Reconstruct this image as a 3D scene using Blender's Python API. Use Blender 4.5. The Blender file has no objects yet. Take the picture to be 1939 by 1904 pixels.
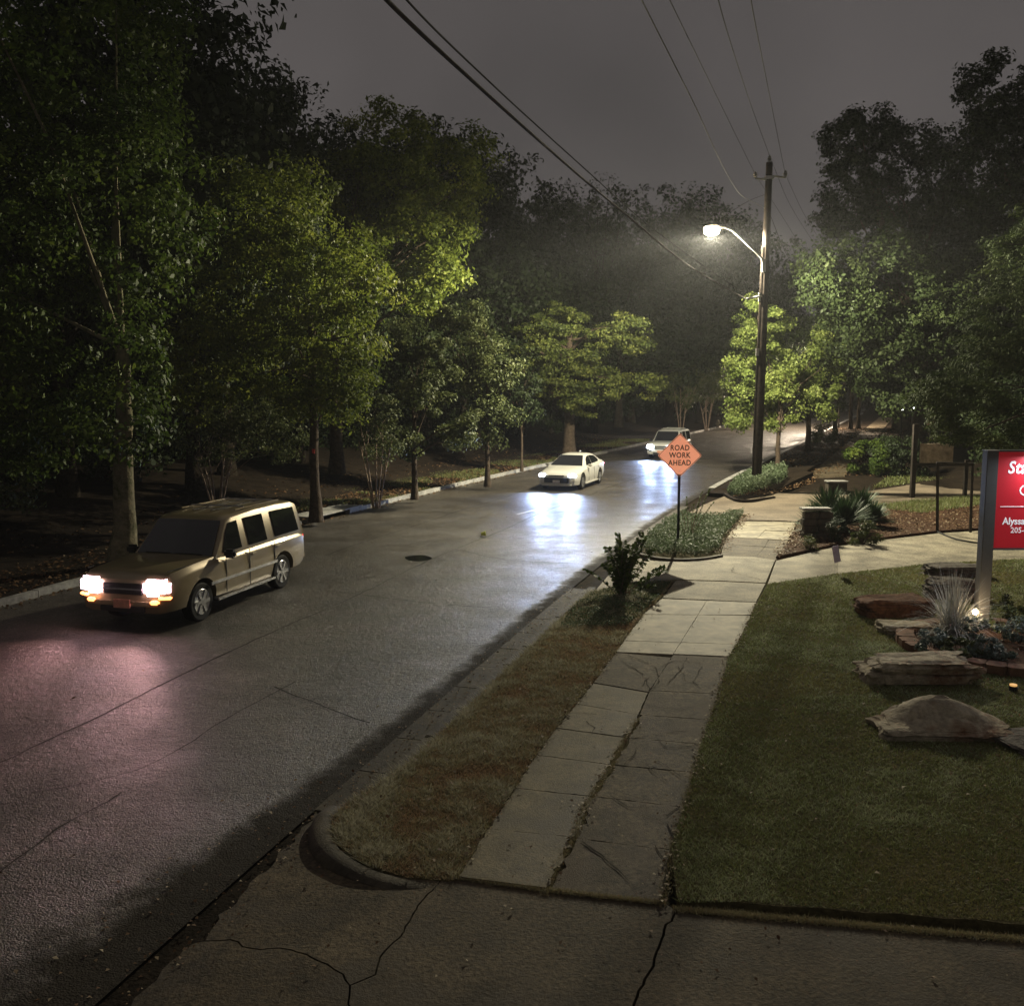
import bpy, bmesh, math, random
import numpy as np
from mathutils import Vector, Matrix
from mathutils.geometry import tessellate_polygon

# ------------------------------------------------------------------ camera, sky, exposure
sc = bpy.context.scene
COL = sc.collection
random.seed(7)
RNG = np.random.default_rng(11)

H = 4.6                                   # eye height in metres
F = 1880.0                                # focal length, in pixels of a 1939 x 1904 print
CX, CY = 969.5, 952.0
PITCH = math.atan(227 / F)

cam_d = bpy.data.cameras.new('camera')
cam = bpy.data.objects.new('camera', cam_d)
COL.objects.link(cam)
cam.location = (0, 0, H)
cam.rotation_euler = (math.pi / 2 - PITCH, 0, 0)
cam_d.sensor_fit = 'HORIZONTAL'
cam_d.sensor_width = 36.0
cam_d.lens = 36.0 * F / 1939.0
cam_d.clip_start = 0.05
cam_d.clip_end = 2000
sc.camera = cam

sc.view_settings.view_transform = 'Standard'
sc.view_settings.look = 'None'
sc.view_settings.gamma = 1
sc.view_settings.exposure = 0.0
sc.view_settings.use_curve_mapping = False
sc.cycles.use_denoising = True
sc.cycles.max_bounces = 6
sc.cycles.diffuse_bounces = 2
sc.cycles.glossy_bounces = 3
sc.cycles.transmission_bounces = 4
sc.cycles.transparent_max_bounces = 8
sc.cycles.volume_bounces = 0
sc.cycles.sample_clamp_indirect = 3.0
sc.cycles.caustics_reflective = False
sc.cycles.caustics_refractive = False

world = bpy.data.worlds.new('World')
sc.world = world
world.use_nodes = True
wn, wl = world.node_tree.nodes, world.node_tree.links
bg = wn['Background']
tcw = wn.new('ShaderNodeTexCoord')
nzw = wn.new('ShaderNodeTexNoise')
nzw.inputs['Scale'].default_value = 2.4
nzw.inputs['Detail'].default_value = 3
rw = wn.new('ShaderNodeValToRGB')
rw.color_ramp.elements[0].position = 0.3
rw.color_ramp.elements[0].color = (0.076, 0.069, 0.068, 1)
rw.color_ramp.elements[1].position = 0.7
rw.color_ramp.elements[1].color = (0.128, 0.115, 0.113, 1)
wl.new(tcw.outputs['Generated'], nzw.inputs['Vector'])
wl.new(nzw.outputs['Fac'], rw.inputs['Fac'])
wl.new(rw.outputs['Color'], bg.inputs['Color'])
bg.inputs['Strength'].default_value = 0.86          # low cloud lit by the town at night

LAMP_POS = Vector((8.12, 41.4, 10.85))             # street lamp
LAMP_POWER = 34000

# ------------------------------------------------------------------ measuring helpers
SP, CP = math.sin(PITCH), math.cos(PITCH)
def ray(u, v):
    a, b = (u - CX) / F, (CY - v) / F
    return a, CP + b * SP, -SP + b * CP
def G(u, v, z=0.0):
    x, y, dz = ray(u, v)
    t = (z - H) / dz
    return (x * t, y * t)
def G3(u, v, z=0.0):
    x, y = G(u, v, z)
    return Vector((x, y, z))
def D(u, v, Y):
    x, y, dz = ray(u, v)
    t = Y / y
    return Vector((x * t, Y, H + dz * t))

def ss(a, b, x):
    t = np.clip((np.asarray(x, float) - a) / (b - a), 0, 1)
    return t * t * (3 - 2 * t)

# road right edge as a function of y
_ys = np.linspace(-60, 330, 1561)
_sl = 0.27 + 0.02 * ss(0, 12, _ys) + 0.12 * ss(10, 55, _ys)
_xs = np.concatenate([[0], np.cumsum((_sl[1:] + _sl[:-1]) / 2 * np.diff(_ys))])
_xs += 0.95 - np.interp(20.8, _ys, _xs)
ROADW = 10.8
def R(y, o=0.0):
    x = float(np.interp(y, _ys, _xs)); s = float(np.interp(y, _ys, _sl))
    n = math.hypot(1, s)
    return (x + o / n, y - o * s / n)
def Rn(y, o):
    x = np.interp(y, _ys, _xs); s = np.interp(y, _ys, _sl); n = np.hypot(1, s)
    return x + o / n, y - o * s / n
def off(x, y):                                      # signed distance right of the road's right edge (approx.)
    yy = np.asarray(y, float)
    for _ in range(3):
        s = np.interp(yy, _ys, _sl); xr = np.interp(yy, _ys, _xs)
        o = (x - xr) / np.hypot(1, s) - (y - yy) * s / np.hypot(1, s)
        yy = y + o * s / np.hypot(1, s)
    return o
def HD(y):                                          # heading of the road from +Y towards +X
    return math.atan(float(np.interp(y, _ys, _sl)))

# ------------------------------------------------------------------ materials
MATS = {}
def nodes_of(name):
    m = bpy.data.materials.new(name); m.use_nodes = True
    return m, m.node_tree.nodes, m.node_tree.links, m.node_tree.nodes['Principled BSDF']
def mat(name, col, rough=0.7, spec=0.4, metal=0.0, ns=8.0, na=0.25, ns2=0, na2=0, bs=0, bd=0.0, world_space=False,
        emit=None, es=0, trans=0, stain=None, stain_s=0.6, rvar=0, coat=0):
    if name in MATS: return MATS[name]
    m, n, l, p = nodes_of(name)
    MATS[name] = m
    p.inputs['Roughness'].default_value = rough
    p.inputs['Specular IOR Level'].default_value = spec
    p.inputs['Metallic'].default_value = metal
    p.inputs['Coat Weight'].default_value = coat
    p.inputs['Transmission Weight'].default_value = trans
    if world_space:
        g = n.new('ShaderNodeNewGeometry'); vec = g.outputs['Position']
    else:
        g = n.new('ShaderNodeTexCoord'); vec = g.outputs['Object']
    def noise(s, d=4, ro=0.6):
        t = n.new('ShaderNodeTexNoise'); t.inputs['Scale'].default_value = s; t.inputs['Detail'].default_value = d
        t.inputs['Roughness'].default_value = ro
        l.new(vec, t.inputs['Vector']); return t.outputs['Fac']
    def ramp(fac, a, b, p0=0.3, p1=0.7):
        r = n.new('ShaderNodeValToRGB'); r.color_ramp.elements[0].position = p0; r.color_ramp.elements[1].position = p1
        r.color_ramp.elements[0].color = (*a, 1); r.color_ramp.elements[1].color = (*b, 1)
        l.new(fac, r.inputs['Fac']); return r.outputs['Color']
    def mul(a, b):
        x = n.new('ShaderNodeMix'); x.data_type = 'RGBA'; x.blend_type = 'MULTIPLY'; x.inputs['Factor'].default_value = 1
        l.new(a, x.inputs['A']); l.new(b, x.inputs['B']); return x.outputs['Result']
    lo = tuple(c * (1 - na) for c in col); hi = tuple(min(c * (1 + na), 1) for c in col)
    c = ramp(noise(ns), lo, hi)
    if ns2: c = mul(c, ramp(noise(ns2, 2), (1 - na2,) * 3, (1, 1, 1), 0.35, 0.65))
    if stain:
        s = ramp(noise(stain_s, 5, 0.65), (0, 0, 0), (1, 1, 1), 0.5, 0.66)
        x = n.new('ShaderNodeMix'); x.data_type = 'RGBA'
        l.new(s, x.inputs['Factor']); l.new(c, x.inputs['A']); x.inputs['B'].default_value = (*stain, 1); c = x.outputs['Result']
    l.new(c, p.inputs['Base Color'])
    if rvar:
        r = n.new('ShaderNodeMapRange'); l.new(noise(0.7, 5), r.inputs['Value'])
        r.inputs['From Min'].default_value = 0.35; r.inputs['From Max'].default_value = 0.65
        r.inputs['To Min'].default_value = rough - rvar; r.inputs['To Max'].default_value = rough + rvar
        l.new(r.outputs['Result'], p.inputs['Roughness'])
    if bs:
        b = n.new('ShaderNodeBump'); b.inputs['Strength'].default_value = 1.0; b.inputs['Distance'].default_value = bd
        l.new(noise(bs, 5, 0.65), b.inputs['Height']); l.new(b.outputs['Normal'], p.inputs['Normal'])
    if emit:
        p.inputs['Emission Color'].default_value = (*emit, 1); p.inputs['Emission Strength'].default_value = es
    return m
def leafmat(name, cols, rough=0.55, trans=0.35, spec=0.22):
    if name in MATS: return MATS[name]
    m, n, l, p = nodes_of(name); MATS[name] = m
    a = n.new('ShaderNodeAttribute'); a.attribute_name = 'tint'
    r = n.new('ShaderNodeValToRGB')
    while len(r.color_ramp.elements) < len(cols): r.color_ramp.elements.new(0.5)
    for i, c in enumerate(cols):
        r.color_ramp.elements[i].position = i / (len(cols) - 1); r.color_ramp.elements[i].color = (*c, 1)
    l.new(a.outputs['Fac'], r.inputs['Fac']); l.new(r.outputs['Color'], p.inputs['Base Color'])
    p.inputs['Roughness'].default_value = rough; p.inputs['Specular IOR Level'].default_value = spec
    if trans:
        t = n.new('ShaderNodeBsdfTranslucent'); l.new(r.outputs['Color'], t.inputs['Color'])
        mx = n.new('ShaderNodeMixShader'); mx.inputs['Fac'].default_value = trans
        l.new(p.outputs['BSDF'], mx.inputs[1]); l.new(t.outputs['BSDF'], mx.inputs[2])
        l.new(mx.outputs['Shader'], n['Material Output'].inputs['Surface'])
    return m

def asphalt():
    m, n, l, p = nodes_of('asphalt'); MATS['asphalt'] = m
    g = n.new('ShaderNodeNewGeometry')
    def noise(s, d=4, ro=0.6, vec=None):
        t = n.new('ShaderNodeTexNoise'); t.inputs['Scale'].default_value = s; t.inputs['Detail'].default_value = d
        t.inputs['Roughness'].default_value = ro; l.new(vec or g.outputs['Position'], t.inputs['Vector']); return t.outputs['Fac']
    def ramp(fac, a, b, p0, p1):
        r = n.new('ShaderNodeValToRGB'); r.color_ramp.elements[0].position = p0; r.color_ramp.elements[1].position = p1
        r.color_ramp.elements[0].color = (*a, 1); r.color_ramp.elements[1].color = (*b, 1)
        l.new(fac, r.inputs['Fac']); return r.outputs['Color']
    def mix(a, b, mode='MULTIPLY', f=1.0):
        x = n.new('ShaderNodeMix'); x.data_type = 'RGBA'; x.blend_type = mode
        if isinstance(f, float): x.inputs['Factor'].default_value = f
        else: l.new(f, x.inputs['Factor'])
        l.new(a, x.inputs['A']); l.new(b, x.inputs['B']); return x.outputs['Result']
    # aggregate: pale stones in dark binder
    vo = n.new('ShaderNodeTexVoronoi'); vo.inputs['Scale'].default_value = 55; l.new(g.outputs['Position'], vo.inputs['Vector'])
    sep = n.new('ShaderNodeSeparateColor'); l.new(vo.outputs['Color'], sep.inputs['Color'])
    c = ramp(sep.outputs[0], (0.026, 0.024, 0.021), (0.18, 0.165, 0.145), 0.2, 1.0)
    c = mix(c, ramp(noise(0.45, 5), (0.5, 0.48, 0.46), (1.12, 1.08, 1.0), 0.32, 0.68))
    c = mix(c, ramp(noise(3.5, 4), (0.7, 0.7, 0.7), (1.15, 1.15, 1.15), 0.3, 0.7))
    c = mix(c, ramp(noise(140, 2, .5), (0.45, 0.45, 0.45), (1.7, 1.65, 1.6), 0.35, 0.65))
    at = n.new('ShaderNodeAttribute'); at.attribute_name = 'kerbside'          # grime that gathers by the kerb
    ad = n.new('ShaderNodeMath'); ad.operation = 'MULTIPLY_ADD'; l.new(noise(2.2, 6, .7), ad.inputs[0]); ad.inputs[1].default_value = 1.6; l.new(at.outputs['Fac'], ad.inputs[2])
    mr = n.new('ShaderNodeMapRange'); l.new(ad.outputs[0], mr.inputs['Value']); mr.inputs['From Min'].default_value = 0.8; mr.inputs['From Max'].default_value = 1.35
    gr_c = n.new('ShaderNodeRGB'); gr_c.outputs[0].default_value = (.042, .036, .026, 1)
    c = mix(c, gr_c.outputs[0], 'MIX', mr.outputs['Result'])
    l.new(c, p.inputs['Base Color'])
    r = n.new('ShaderNodeMapRange'); l.new(noise(0.8, 5), r.inputs['Value'])
    r.inputs['From Min'].default_value = 0.35; r.inputs['From Max'].default_value = 0.65
    r.inputs['To Min'].default_value = 0.30; r.inputs['To Max'].default_value = 0.50
    mxr = n.new('ShaderNodeMath'); mxr.operation = 'MULTIPLY_ADD'; l.new(mr.outputs['Result'], mxr.inputs[0]); mxr.inputs[1].default_value = .45; l.new(r.outputs['Result'], mxr.inputs[2]); mxr.use_clamp = True
    l.new(mxr.outputs[0], p.inputs['Roughness'])
    sp = n.new('ShaderNodeMapRange'); l.new(mr.outputs['Result'], sp.inputs['Value']); sp.inputs['To Min'].default_value = .55; sp.inputs['To Max'].default_value = .12
    l.new(sp.outputs['Result'], p.inputs['Specular IOR Level'])
    h = n.new('ShaderNodeMath'); h.operation = 'MULTIPLY_ADD'
    l.new(vo.outputs['Distance'], h.inputs[0]); h.inputs[1].default_value = -1.0; l.new(noise(95, 4, .7), h.inputs[2])
    h2 = n.new('ShaderNodeMath'); h2.operation = 'MULTIPLY_ADD'; l.new(noise(7, 4, .75), h2.inputs[0]); h2.inputs[1].default_value = 3.4; l.new(h.outputs[0], h2.inputs[2])
    b = n.new('ShaderNodeBump'); b.inputs['Strength'].default_value = 1.0; b.inputs['Distance'].default_value = 0.010
    l.new(h2.outputs[0], b.inputs['Height']); l.new(b.outputs['Normal'], p.inputs['Normal'])
    return m
ASPH = asphalt()
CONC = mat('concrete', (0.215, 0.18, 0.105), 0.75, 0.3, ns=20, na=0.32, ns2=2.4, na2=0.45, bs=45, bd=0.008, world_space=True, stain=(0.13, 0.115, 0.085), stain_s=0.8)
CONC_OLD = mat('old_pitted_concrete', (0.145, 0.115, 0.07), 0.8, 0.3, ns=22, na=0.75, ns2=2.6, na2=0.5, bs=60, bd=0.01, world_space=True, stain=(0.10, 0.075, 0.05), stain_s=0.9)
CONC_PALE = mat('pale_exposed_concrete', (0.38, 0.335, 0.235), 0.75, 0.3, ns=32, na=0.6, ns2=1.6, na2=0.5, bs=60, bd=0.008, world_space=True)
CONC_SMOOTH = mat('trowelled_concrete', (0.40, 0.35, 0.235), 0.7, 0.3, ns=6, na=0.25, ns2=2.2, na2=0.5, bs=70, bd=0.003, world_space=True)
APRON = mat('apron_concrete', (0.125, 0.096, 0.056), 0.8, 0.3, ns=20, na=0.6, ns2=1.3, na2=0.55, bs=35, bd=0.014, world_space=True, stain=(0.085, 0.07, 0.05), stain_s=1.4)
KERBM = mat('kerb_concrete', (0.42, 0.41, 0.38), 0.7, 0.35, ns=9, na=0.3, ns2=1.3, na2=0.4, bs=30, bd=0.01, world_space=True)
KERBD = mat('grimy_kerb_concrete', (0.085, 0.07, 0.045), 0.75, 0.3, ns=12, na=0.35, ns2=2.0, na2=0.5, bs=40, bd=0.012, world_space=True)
DIRT = mat('dirt', (0.028, 0.020, 0.013), 0.95, 0.1, ns=18, na=0.5, ns2=2, na2=0.5, bs=25, bd=0.02, world_space=True)
SOIL = mat('lawn_soil', (0.11, 0.095, 0.045), 0.95, 0.1, ns=14, na=0.4, bs=30, bd=0.02, world_space=True)
MULCH = mat('bark_mulch', (0.085, 0.045, 0.026), 0.95, 0.1, ns=26, na=0.6, ns2=2, na2=0.4, bs=30, bd=0.03, world_space=True)
BARK = mat('bark', (0.075, 0.056, 0.04), 0.9, 0.15, ns=7, na=0.45, bs=14, bd=0.05)
BARKD = mat('dark_woodland_bark', (0.03, 0.024, 0.018), 0.95, 0.05, ns=7, na=0.45, bs=14, bd=0.05)
BARK_MOSS = mat('mossy_bark', (0.20, 0.175, 0.11), 0.9, 0.15, ns=4, na=0.4, bs=9, bd=0.05, stain=(0.06, 0.07, 0.025), stain_s=3)
BARK_PALE = mat('pale_smooth_bark', (0.26, 0.19, 0.14), 0.7, 0.3, ns=6, na=0.35, bs=12, bd=0.01)
STEEL = mat('galvanised_steel', (0.5, 0.5, 0.48), 0.45, 0.5, metal=0.7, ns=6, na=0.15)
POLEM = mat('creosote_timber', (0.03, 0.022, 0.017), 0.85, 0.2, ns=6, na=0.5, bs=20, bd=0.02)
BLACK = mat('black_rubber', (0.015, 0.015, 0.015), 0.7, 0.3)
TAR = mat('tar_sealant', (0.034, 0.031, 0.028), 0.85, 0.2, ns=10, na=0.3, world_space=True)
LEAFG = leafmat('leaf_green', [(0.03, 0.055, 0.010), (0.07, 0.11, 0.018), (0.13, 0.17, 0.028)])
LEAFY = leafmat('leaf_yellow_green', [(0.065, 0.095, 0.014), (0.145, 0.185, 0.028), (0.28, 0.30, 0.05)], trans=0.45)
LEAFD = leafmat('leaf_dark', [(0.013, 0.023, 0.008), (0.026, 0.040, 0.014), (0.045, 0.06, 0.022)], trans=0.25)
LEAFS = leafmat('leaf_grey_green', [(0.04, 0.055, 0.02), (0.085, 0.105, 0.035), (0.15, 0.165, 0.06)], trans=0.3)
LEAFM2 = leafmat('leaf_olive_green', [(0.045, 0.066, 0.018), (0.12, 0.15, 0.036), (0.25, 0.27, 0.07)], trans=.35)
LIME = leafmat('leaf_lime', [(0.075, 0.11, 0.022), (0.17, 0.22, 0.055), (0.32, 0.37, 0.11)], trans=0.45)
CONIF = leafmat('needle_green', [(0.02, 0.036, 0.01), (0.045, 0.065, 0.018), (0.08, 0.10, 0.03)], rough=.75, spec=.1, trans=0.15)
GRASSM = leafmat('lawn_grass', [(0.27, 0.25, 0.09), (0.14, 0.17, 0.05), (0.24, 0.28, 0.10), (0.46, 0.50, 0.30)], rough=0.6, trans=0.45)
GRASSB = leafmat('patchy_brown_grass', [(0.36, 0.23, 0.13), (0.44, 0.33, 0.20), (0.27, 0.26, 0.12), (0.55, 0.52, 0.38)], rough=0.65, trans=0.45)
COVERM = leafmat('ground_cover_leaf', [(0.05, 0.085, 0.03), (0.12, 0.17, 0.08), (0.30, 0.36, 0.24)], trans=0.25)
LITTER = leafmat('dry_leaf', [(0.09, 0.045, 0.02), (0.20, 0.12, 0.06), (0.45, 0.38, 0.25)], rough=0.7, trans=0.1)

# ------------------------------------------------------------------ object helpers
def link(o, parent=None):
    COL.objects.link(o)
    if parent is not None: o.parent = parent
    return o
def tag(o, label=None, cat=None, group=None, kind=None):
    if label: o['label'] = label
    if cat: o['category'] = cat
    if group: o['group'] = group
    if kind: o['kind'] = kind
    return o
def thing(name, label, cat, loc=(0, 0, 0), rz=0.0, group=None):
    o = bpy.data.objects.new(name, None); link(o)
    o.empty_display_size = 0.2
    o.location = loc; o.rotation_euler = (0, 0, rz)
    return tag(o, label, cat, group)
def setting(name):
    o = bpy.data.objects.new(name, None); link(o); o['kind'] = 'structure'; return o
def smooth(me, ang=40):
    me.shade_smooth(); me.set_sharp_from_angle(angle=math.radians(ang))
def mesh(name, verts, faces, m, parent=None, sm=None, kind=None):
    me = bpy.data.meshes.new(name); me.from_pydata([tuple(v) for v in verts], [], faces); me.update()
    if m is not None: me.materials.append(m)
    if sm: smooth(me, sm)
    o = link(bpy.data.objects.new(name, me), parent)
    if kind: o['kind'] = kind
    return o
class MB:
    def __init__(s): s.v = []; s.f = []
    def add(s, v, f):
        b = len(s.v); s.v += [tuple(p) for p in v]; s.f += [tuple(i + b for i in q) for q in f]; return s
    def box(s, c, d, rz=0.0, M=None):
        c = Vector(c); hx, hy, hz = d[0] / 2, d[1] / 2, d[2] / 2
        R_ = Matrix.Rotation(rz, 3, 'Z') if M is None else M
        v = [c + R_ @ Vector((sx * hx, sy * hy, sz * hz)) for sz in (-1, 1) for sx, sy in ((-1, -1), (1, -1), (1, 1), (-1, 1))]
        return s.add(v, [(3, 2, 1, 0), (4, 5, 6, 7), (0, 1, 5, 4), (1, 2, 6, 5), (2, 3, 7, 6), (3, 0, 4, 7)])
    def tube(s, pts, r, n=8, cap=True):
        pts = [Vector(p) for p in pts]
        rs = r if hasattr(r, '__len__') else [r] * len(pts)
        v = []; f = []
        up = Vector((0, 0, 1)); prev = None
        for i, p in enumerate(pts):
            t = (pts[min(i + 1, len(pts) - 1)] - pts[max(i - 1, 0)]).normalized()
            if prev is None:
                a = t.cross(up if abs(t.z) < 0.9 else Vector((1, 0, 0))).normalized()
            else:
                a = (prev - t * prev.dot(t)).normalized()
            prev = a; b = t.cross(a)
            for k in range(n):
                q = 2 * math.pi * k / n
                v.append(p + (a * math.cos(q) + b * math.sin(q)) * rs[i])
        for i in range(len(pts) - 1):
            for k in range(n):
                f.append((i * n + k, i * n + (k + 1) % n, (i + 1) * n + (k + 1) % n, (i + 1) * n + k))
        if cap:
            f.append(tuple(range(n - 1, -1, -1))); f.append(tuple((len(pts) - 1) * n + k for k in range(n)))
        return s.add(v, f)
    def lathe(s, prof, n=20, M=None, c=(0, 0, 0)):          # prof: (r, z) about Z, M rotates
        v = []; f = []; c = Vector(c)
        for r_, z_ in prof:
            for k in range(n):
                q = 2 * math.pi * k / n
                p = Vector((r_ * math.cos(q), r_ * math.sin(q), z_))
                v.append(c + (M @ p if M is not None else p))
        for i in range(len(prof) - 1):
            for k in range(n):
                f.append((i * n + k, i * n + (k + 1) % n, (i + 1) * n + (k + 1) % n, (i + 1) * n + k))
        f.append(tuple(range(n - 1, -1, -1))); f.append(tuple((len(prof) - 1) * n + k for k in range(n)))
        return s.add(v, f)
    def prism(s, poly, z0, z1, zf=None):                    # poly: xy list
        n = len(poly)
        a = sum(poly[i][0] * poly[(i + 1) % n][1] - poly[(i + 1) % n][0] * poly[i][1] for i in range(n))
        if a < 0: poly = poly[::-1]
        top = [(x, y, (zf(x, y) if zf else z1)) for x, y in poly]
        bot = [(x, y, z0) for x, y in poly]
        tri = tessellate_polygon([[Vector((x, y, 0)) for x, y in poly]])
        f = []
        for t in tri:
            p = [poly[i] for i in t]
            ar = (p[1][0] - p[0][0]) * (p[2][1] - p[0][1]) - (p[2][0] - p[0][0]) * (p[1][1] - p[0][1])
            f.append(tuple(t) if ar > 0 else tuple(t)[::-1])
        f += [(i + n, (i + 1) % n + n, (i + 1) % n, i) for i in range(n)]
        return s.add(top + bot, f)
    def build(s, name, m, parent=None, sm=None, bevel=0, kind=None):
        o = mesh(name, s.v, s.f, m, parent, None, kind)
        if bevel:
            bm = bmesh.new(); bm.from_mesh(o.data)
            bmesh.ops.bevel(bm, geom=[e for e in bm.edges if len(e.link_faces) == 2 and e.calc_face_angle(0) > 0.6], offset=bevel, segments=2, affect='EDGES', clamp_overlap=True)
            bm.to_mesh(o.data); bm.free()
        if sm: smooth(o.data, sm)
        return o

def smoothline(pts, per=4, closed=False, jit=0.0, seed=0):
    rnd = random.Random(seed); out = []; n = len(pts)
    for i in range(n if closed else n - 1):
        p = [pts[(i + k) % n] if closed else pts[min(max(i + k, 0), n - 1)] for k in (-1, 0, 1, 2)]
        for j in range(per):
            t = j / per
            q = [0.5 * (2 * p[1][d] + (p[2][d] - p[0][d]) * t + (2 * p[0][d] - 5 * p[1][d] + 4 * p[2][d] - p[3][d]) * t * t + (3 * p[1][d] - p[0][d] - 3 * p[2][d] + p[3][d]) * t ** 3) for d in (0, 1)]
            out.append((q[0] + rnd.uniform(-jit, jit), q[1] + rnd.uniform(-jit, jit)))
    if not closed: out.append(tuple(pts[-1]))
    return out
def jag(pts, step=0.15, jit=0.02, seed=0):
    rnd = random.Random(seed); out = []
    for a, b in zip(pts[:-1], pts[1:]):
        d = math.hypot(b[0] - a[0], b[1] - a[1]); k = max(1, int(d / step))
        for j in range(k):
            t = j / k; q = 0 if j == 0 and a is pts[0] else jit
            out.append((a[0] + (b[0] - a[0]) * t + rnd.uniform(-q, q), a[1] + (b[1] - a[1]) * t + rnd.uniform(-q, q)))
    out.append(tuple(pts[-1])); return out

# clouds of leaves and blades -------------------------------------------------
def unit(a): return a / np.maximum(np.linalg.norm(a, axis=1, keepdims=True), 1e-9)
def leaves_mesh(name, pos, size, nrm, tint, aspect=0.55, fold=0.12, axis=None):
    n = len(pos)
    nrm = unit(nrm)
    a = RNG.normal(size=(n, 3)) if axis is None else axis + 0.0
    a = unit(a - nrm * np.sum(a * nrm, axis=1, keepdims=True)); b = np.cross(nrm, a)
    s = size[:, None]
    v = np.empty((n, 4, 3))
    v[:, 0] = pos - a * s * 0.5
    v[:, 1] = pos + b * s * aspect * 0.5 + nrm * s * fold
    v[:, 2] = pos + a * s * 0.5
    v[:, 3] = pos - b * s * aspect * 0.5 + nrm * s * fold
    return quads_mesh(name, v.reshape(-1, 3), n, 4, tint)
def quads_mesh(name, v, n, k, tint):
    me = bpy.data.meshes.new(name)
    me.vertices.add(n * k); me.vertices.foreach_set('co', v.astype(np.float32).ravel())
    me.loops.add(n * k); me.loops.foreach_set('vertex_index', np.arange(n * k, dtype=np.int32))
    me.polygons.add(n); me.polygons.foreach_set('loop_start', np.arange(0, n * k, k, dtype=np.int32))
    me.polygons.foreach_set('loop_total', np.full(n, k, dtype=np.int32))
    at = me.attributes.new('tint', 'FLOAT', 'FACE'); at.data.foreach_set('value', np.clip(tint, 0, 1).astype(np.float32))
    me.update(calc_edges=True)
    return me
def inpoly(x, y, poly):
    p = np.array(poly); c = np.zeros(len(x), bool); j = len(p) - 1
    for i in range(len(p)):
        xi, yi, xj, yj = p[i, 0], p[i, 1], p[j, 0], p[j, 1]
        m = ((yi > y) != (yj > y)) & (x < (xj - xi) * (y - yi) / (yj - yi + 1e-12) + xi)
        c ^= m; j = i
    return c
def scatter(poly, n, holes=()):
    p = np.array(poly); lo, hi = p.min(0), p.max(0); out = []; got = 0
    while got < n:
        q = RNG.uniform(lo, hi, size=(n * 2, 2)); m = inpoly(q[:, 0], q[:, 1], poly)
        for h in holes: m &= ~inpoly(q[:, 0], q[:, 1], h)
        q = q[m]; out.append(q); got += len(q)
        if not len(q): break
    return np.concatenate(out)[:n]
def vnoise(x, y, s, seed=0):                         # cheap smooth noise 0..1
    r = np.random.default_rng(seed); g = r.random((64, 64))
    fx, fy = x / s, y / s; ix, iy = np.floor(fx).astype(int), np.floor(fy).astype(int)
    tx, ty = fx - ix, fy - iy; tx = tx * tx * (3 - 2 * tx); ty = ty * ty * (3 - 2 * ty)
    a = g[ix % 64, iy % 64]; b = g[(ix + 1) % 64, iy % 64]; c = g[ix % 64, (iy + 1) % 64]; d = g[(ix + 1) % 64, (iy + 1) % 64]
    return (a * (1 - tx) + b * tx) * (1 - ty) + (c * (1 - tx) + d * tx) * ty
def blades(name, xy, z, h, w, m, tint, lean=0.5, parent=None):
    n = len(xy); ang = RNG.uniform(0, 2 * np.pi, n)
    h = h * RNG.uniform(0.6, 1.25, n); w = np.broadcast_to(w, (n,))
    d = np.stack([np.cos(ang), np.sin(ang), np.zeros(n)], 1)
    l_ = RNG.normal(0, lean, (n, 2)) * h[:, None]
    base = np.column_stack([xy, np.broadcast_to(z, (n,))])
    v = np.empty((n, 3, 3))
    v[:, 0] = base - d * w[:, None] / 2; v[:, 1] = base + d * w[:, None] / 2
    v[:, 2] = base + np.column_stack([l_, h])
    me = quads_mesh(name, v.reshape(-1, 3), n, 3, tint); me.materials.append(m)
    o = link(bpy.data.objects.new(name, me), parent); o['kind'] = 'stuff'
    return o

def crown_arrays(blobs, nleaf, lsize, clump=(0.35, 0.75), seed=0, shell=0.45, upb=0.35, flat=0.65, dens=1.0):
    r = np.random.default_rng(seed)
    P, N, T, S = [], [], [], []
    w = np.array([(b[3] * b[4] + b[4] * b[5] + b[3] * b[5]) for b in blobs]); w = w / w.sum()
    for b, wi in zip(blobs, w):
        c = np.array(b[:3]); rad = np.array(b[3:6]); k = int(nleaf * wi)
        mean = (clump[0] + clump[1]) / 2
        nc = max(6, int(dens * 1.25 * (rad[0] * rad[1] + rad[1] * rad[2] + rad[0] * rad[2]) * 1.4 / (mean * mean)))
        d = unit(r.normal(size=(nc, 3))); u = shell + (1 - shell) * r.random(nc) ** 0.6
        cc = c + d * u[:, None] * rad * (0.9 + 0.22 * r.random((nc, 1)))
        cr = r.uniform(clump[0], clump[1], nc); ct = r.normal(0.45, 0.16, nc)
        idx = r.integers(0, nc, k)
        q = r.normal(size=(k, 3)); q = unit(q) * (r.random((k, 1)) ** 0.5)
        q[:, 2] *= flat
        p = cc[idx] + q * cr[idx][:, None]
        outd = unit((p - c) / rad)
        nn = outd * 0.55 + r.normal(size=(k, 3)) * 0.55 + q * 0.4 + np.array([0, 0, upb])
        P.append(p); N.append(nn); T.append(ct[idx] + r.normal(0, 0.17, k)); S.append(lsize * r.uniform(0.4, 1.45, k))
        B = (cc, cr)
        b_clumps.append(B)
    return np.concatenate(P), np.concatenate(S), np.concatenate(N), np.concatenate(T)
b_clumps = []
def add_crown(parent, blobs, nleaf, lsize, m, name='crown', **kw):
    b_clumps.clear()
    p, s, n, t = crown_arrays(blobs, nleaf, lsize, **kw)
    me = leaves_mesh(name, p, s, n, t); me.materials.append(m)
    return link(bpy.data.objects.new(name, me), parent)
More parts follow.
